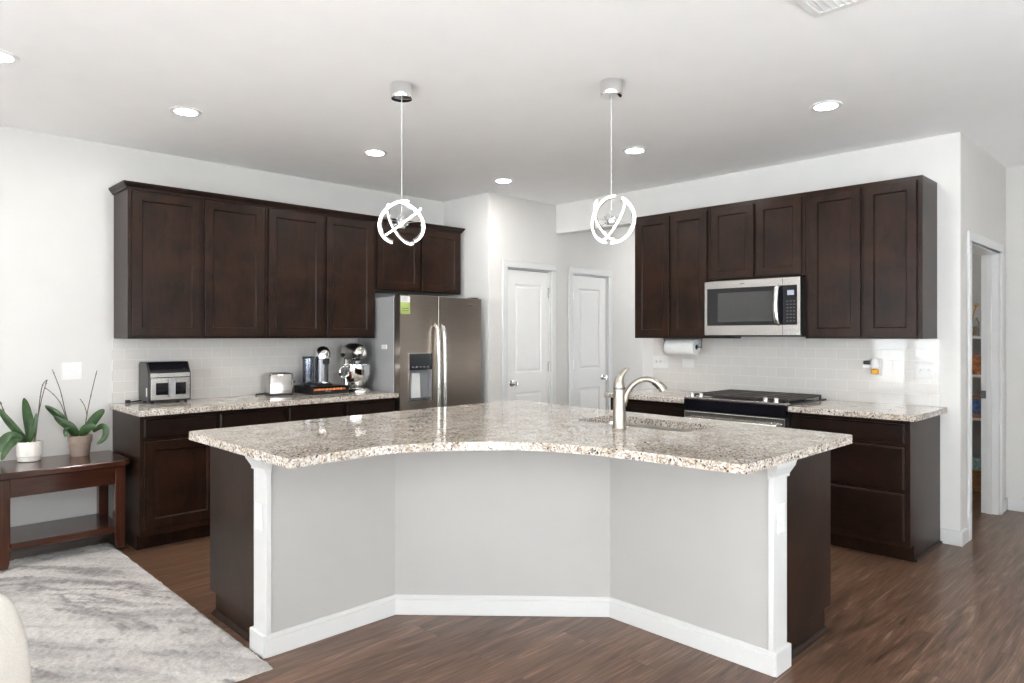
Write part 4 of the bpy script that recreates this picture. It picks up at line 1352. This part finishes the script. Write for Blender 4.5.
# ------------------------------------------------------------------ armchair at the lower left
ac = thing('armchair', 'ivory upholstered rounded armchair at the lower left corner', 'armchair', (.005, 1.83, .0125), R_(150))
n = 40
rings = []
for k in range(n + 1):
    th = R_(-125 + 250 * k / n)
    hgt = .79 + .06 * math.cos(th / 1.3)
    pr = []
    for rr, zz in ((.33, .12), (.365, .25), (.38, .45), (.378, hgt - .20), (.362, hgt - .10), (.335, hgt - .03), (.30, hgt), (.265, hgt - .02), (.255, hgt - .07), (.25, .45), (.25, .12)):
        pr.append((rr * math.cos(th), rr * math.sin(th), zz))
    rings.append(pr)
MB().loft(rings, smooth=True).build('back_and_arms', 'ivory', ac, ang=180, subd=2)
MB().lathe([(0, .30), (.22, .30), (.245, .32), (.245, .42), (.22, .445), (0, .46)], (0, 0, 0), 32).build('seat_cushion', 'ivory', ac)
MB().lathe([(0, .12), (.325, .12), (.325, .295), (0, .295)], (0, 0, 0), 32).build('seat_base', 'ivory', ac)
MB().lathe([(0, 0), (.26, 0), (.26, .02), (.06, .03), (.05, .119), (0, .119)], (0, 0, 0), 32).build('swivel_base', 'gunmetal', ac)

# ------------------------------------------------------------------ pantry shelves and goods
def shelf(z):
    o = MB().box(7.2, 7.548, YP + .117, 2.2, z - .02, z).build('pantry_shelf', 'white')
    return o
for z, lab in ((1.385, 'upper white pantry shelf holding the gold-topped jar'), (1.045, 'middle white pantry shelf holding brown packets'), (.662, 'lower white pantry shelf holding the printed carton')):
    tag(shelf(z), lab, 'shelf', 'pantry shelves')
j = thing('glass_jar', 'clear glass jar with gold spoon on the upper pantry shelf', 'jar', (7.30, 1.545, 1.3855))
MB().lathe([(0, 0), (.05, 0), (.055, .01), (.055, .13), (.04, .15), (.04, .17), (.036, .17), (.036, .15), (.05, .13), (.05, .012), (0, .01)], (0, 0, 0), 24).build('jar', 'clear', j)
MB().lathe([(0, .012), (.048, .012), (.048, .09), (0, .09)], (0, 0, 0), 20).build('contents', 'wicker', j)
MB().tube([(-.02, .03, .08), (.0, -.01, .2), (-.01, -.03, .27)], .007, 8).sphere((-.01, -.032, .28), .018, 10, 6).build('spoon', 'brass', j)
for k, (y, h_, z_) in enumerate(((1.50, .17, 1.0455), (1.60, .15, 1.0455))):
    mb = MB(); w_ = .045
    mb.loft([[(7.25 + a * d_, y + b * w_, zz) for a, b in ((0, -1), (1, -1), (1, 1), (0, 1))] for d_, zz in ((.02, z_), (.075, z_ + .05), (.07, z_ + h_ - .04), (.008, z_ + h_))], smooth=False)
    tag(mb.build('snack_packet', 'snack'), ['reddish brown snack packet nearer the doorway on the middle pantry shelf', 'reddish brown snack packet farther inside the middle pantry shelf'][k], 'packet', 'snack packets')
cb = MB().box(7.22, 7.28, 1.44, 1.60, .6625, .86).build('carton', 'wicker')
tag(cb, 'brown carton with a blue picture on the lower pantry shelf', 'carton')
MB().box(7.2185, 7.2198, 1.465, 1.575, .70, .83).build('printed_picture', 'blueprint', cb, label='blue printed picture')
bk = thing('wicker_basket', 'brown wicker basket on the pantry floor', 'basket', (7.33, 1.58, 0))
mb = MB()
for k in range(9):
    z = .015 + k * .022; g = .10 + .018 * k / 9
    mb.tube([(x, y, z) for x, y in rrect(-g, g, -g * 1.5, g * 1.5, .04, 4)], .0125, 8, closed=True)
mb.box(-.10, .10, -.15, .15, .0, .012)
mb.build('weave', 'wicker', bk)
o = MB().box(7.25, 7.36, 1.47, 1.56, .014, .29).build('packet', 'teal', bevel=.01)
tag(o, 'pale teal packet standing in the wicker basket', 'packet')
o = MB().lathe([(0, 0), (.04, 0), (.042, .01), (.042, .26), (.03, .29), (.03, .31), (0, .31)], (7.36, 1.63, .014), 20).build('bottle', 'gunmetal')
tag(o, 'dark bottle standing in the wicker basket', 'bottle')
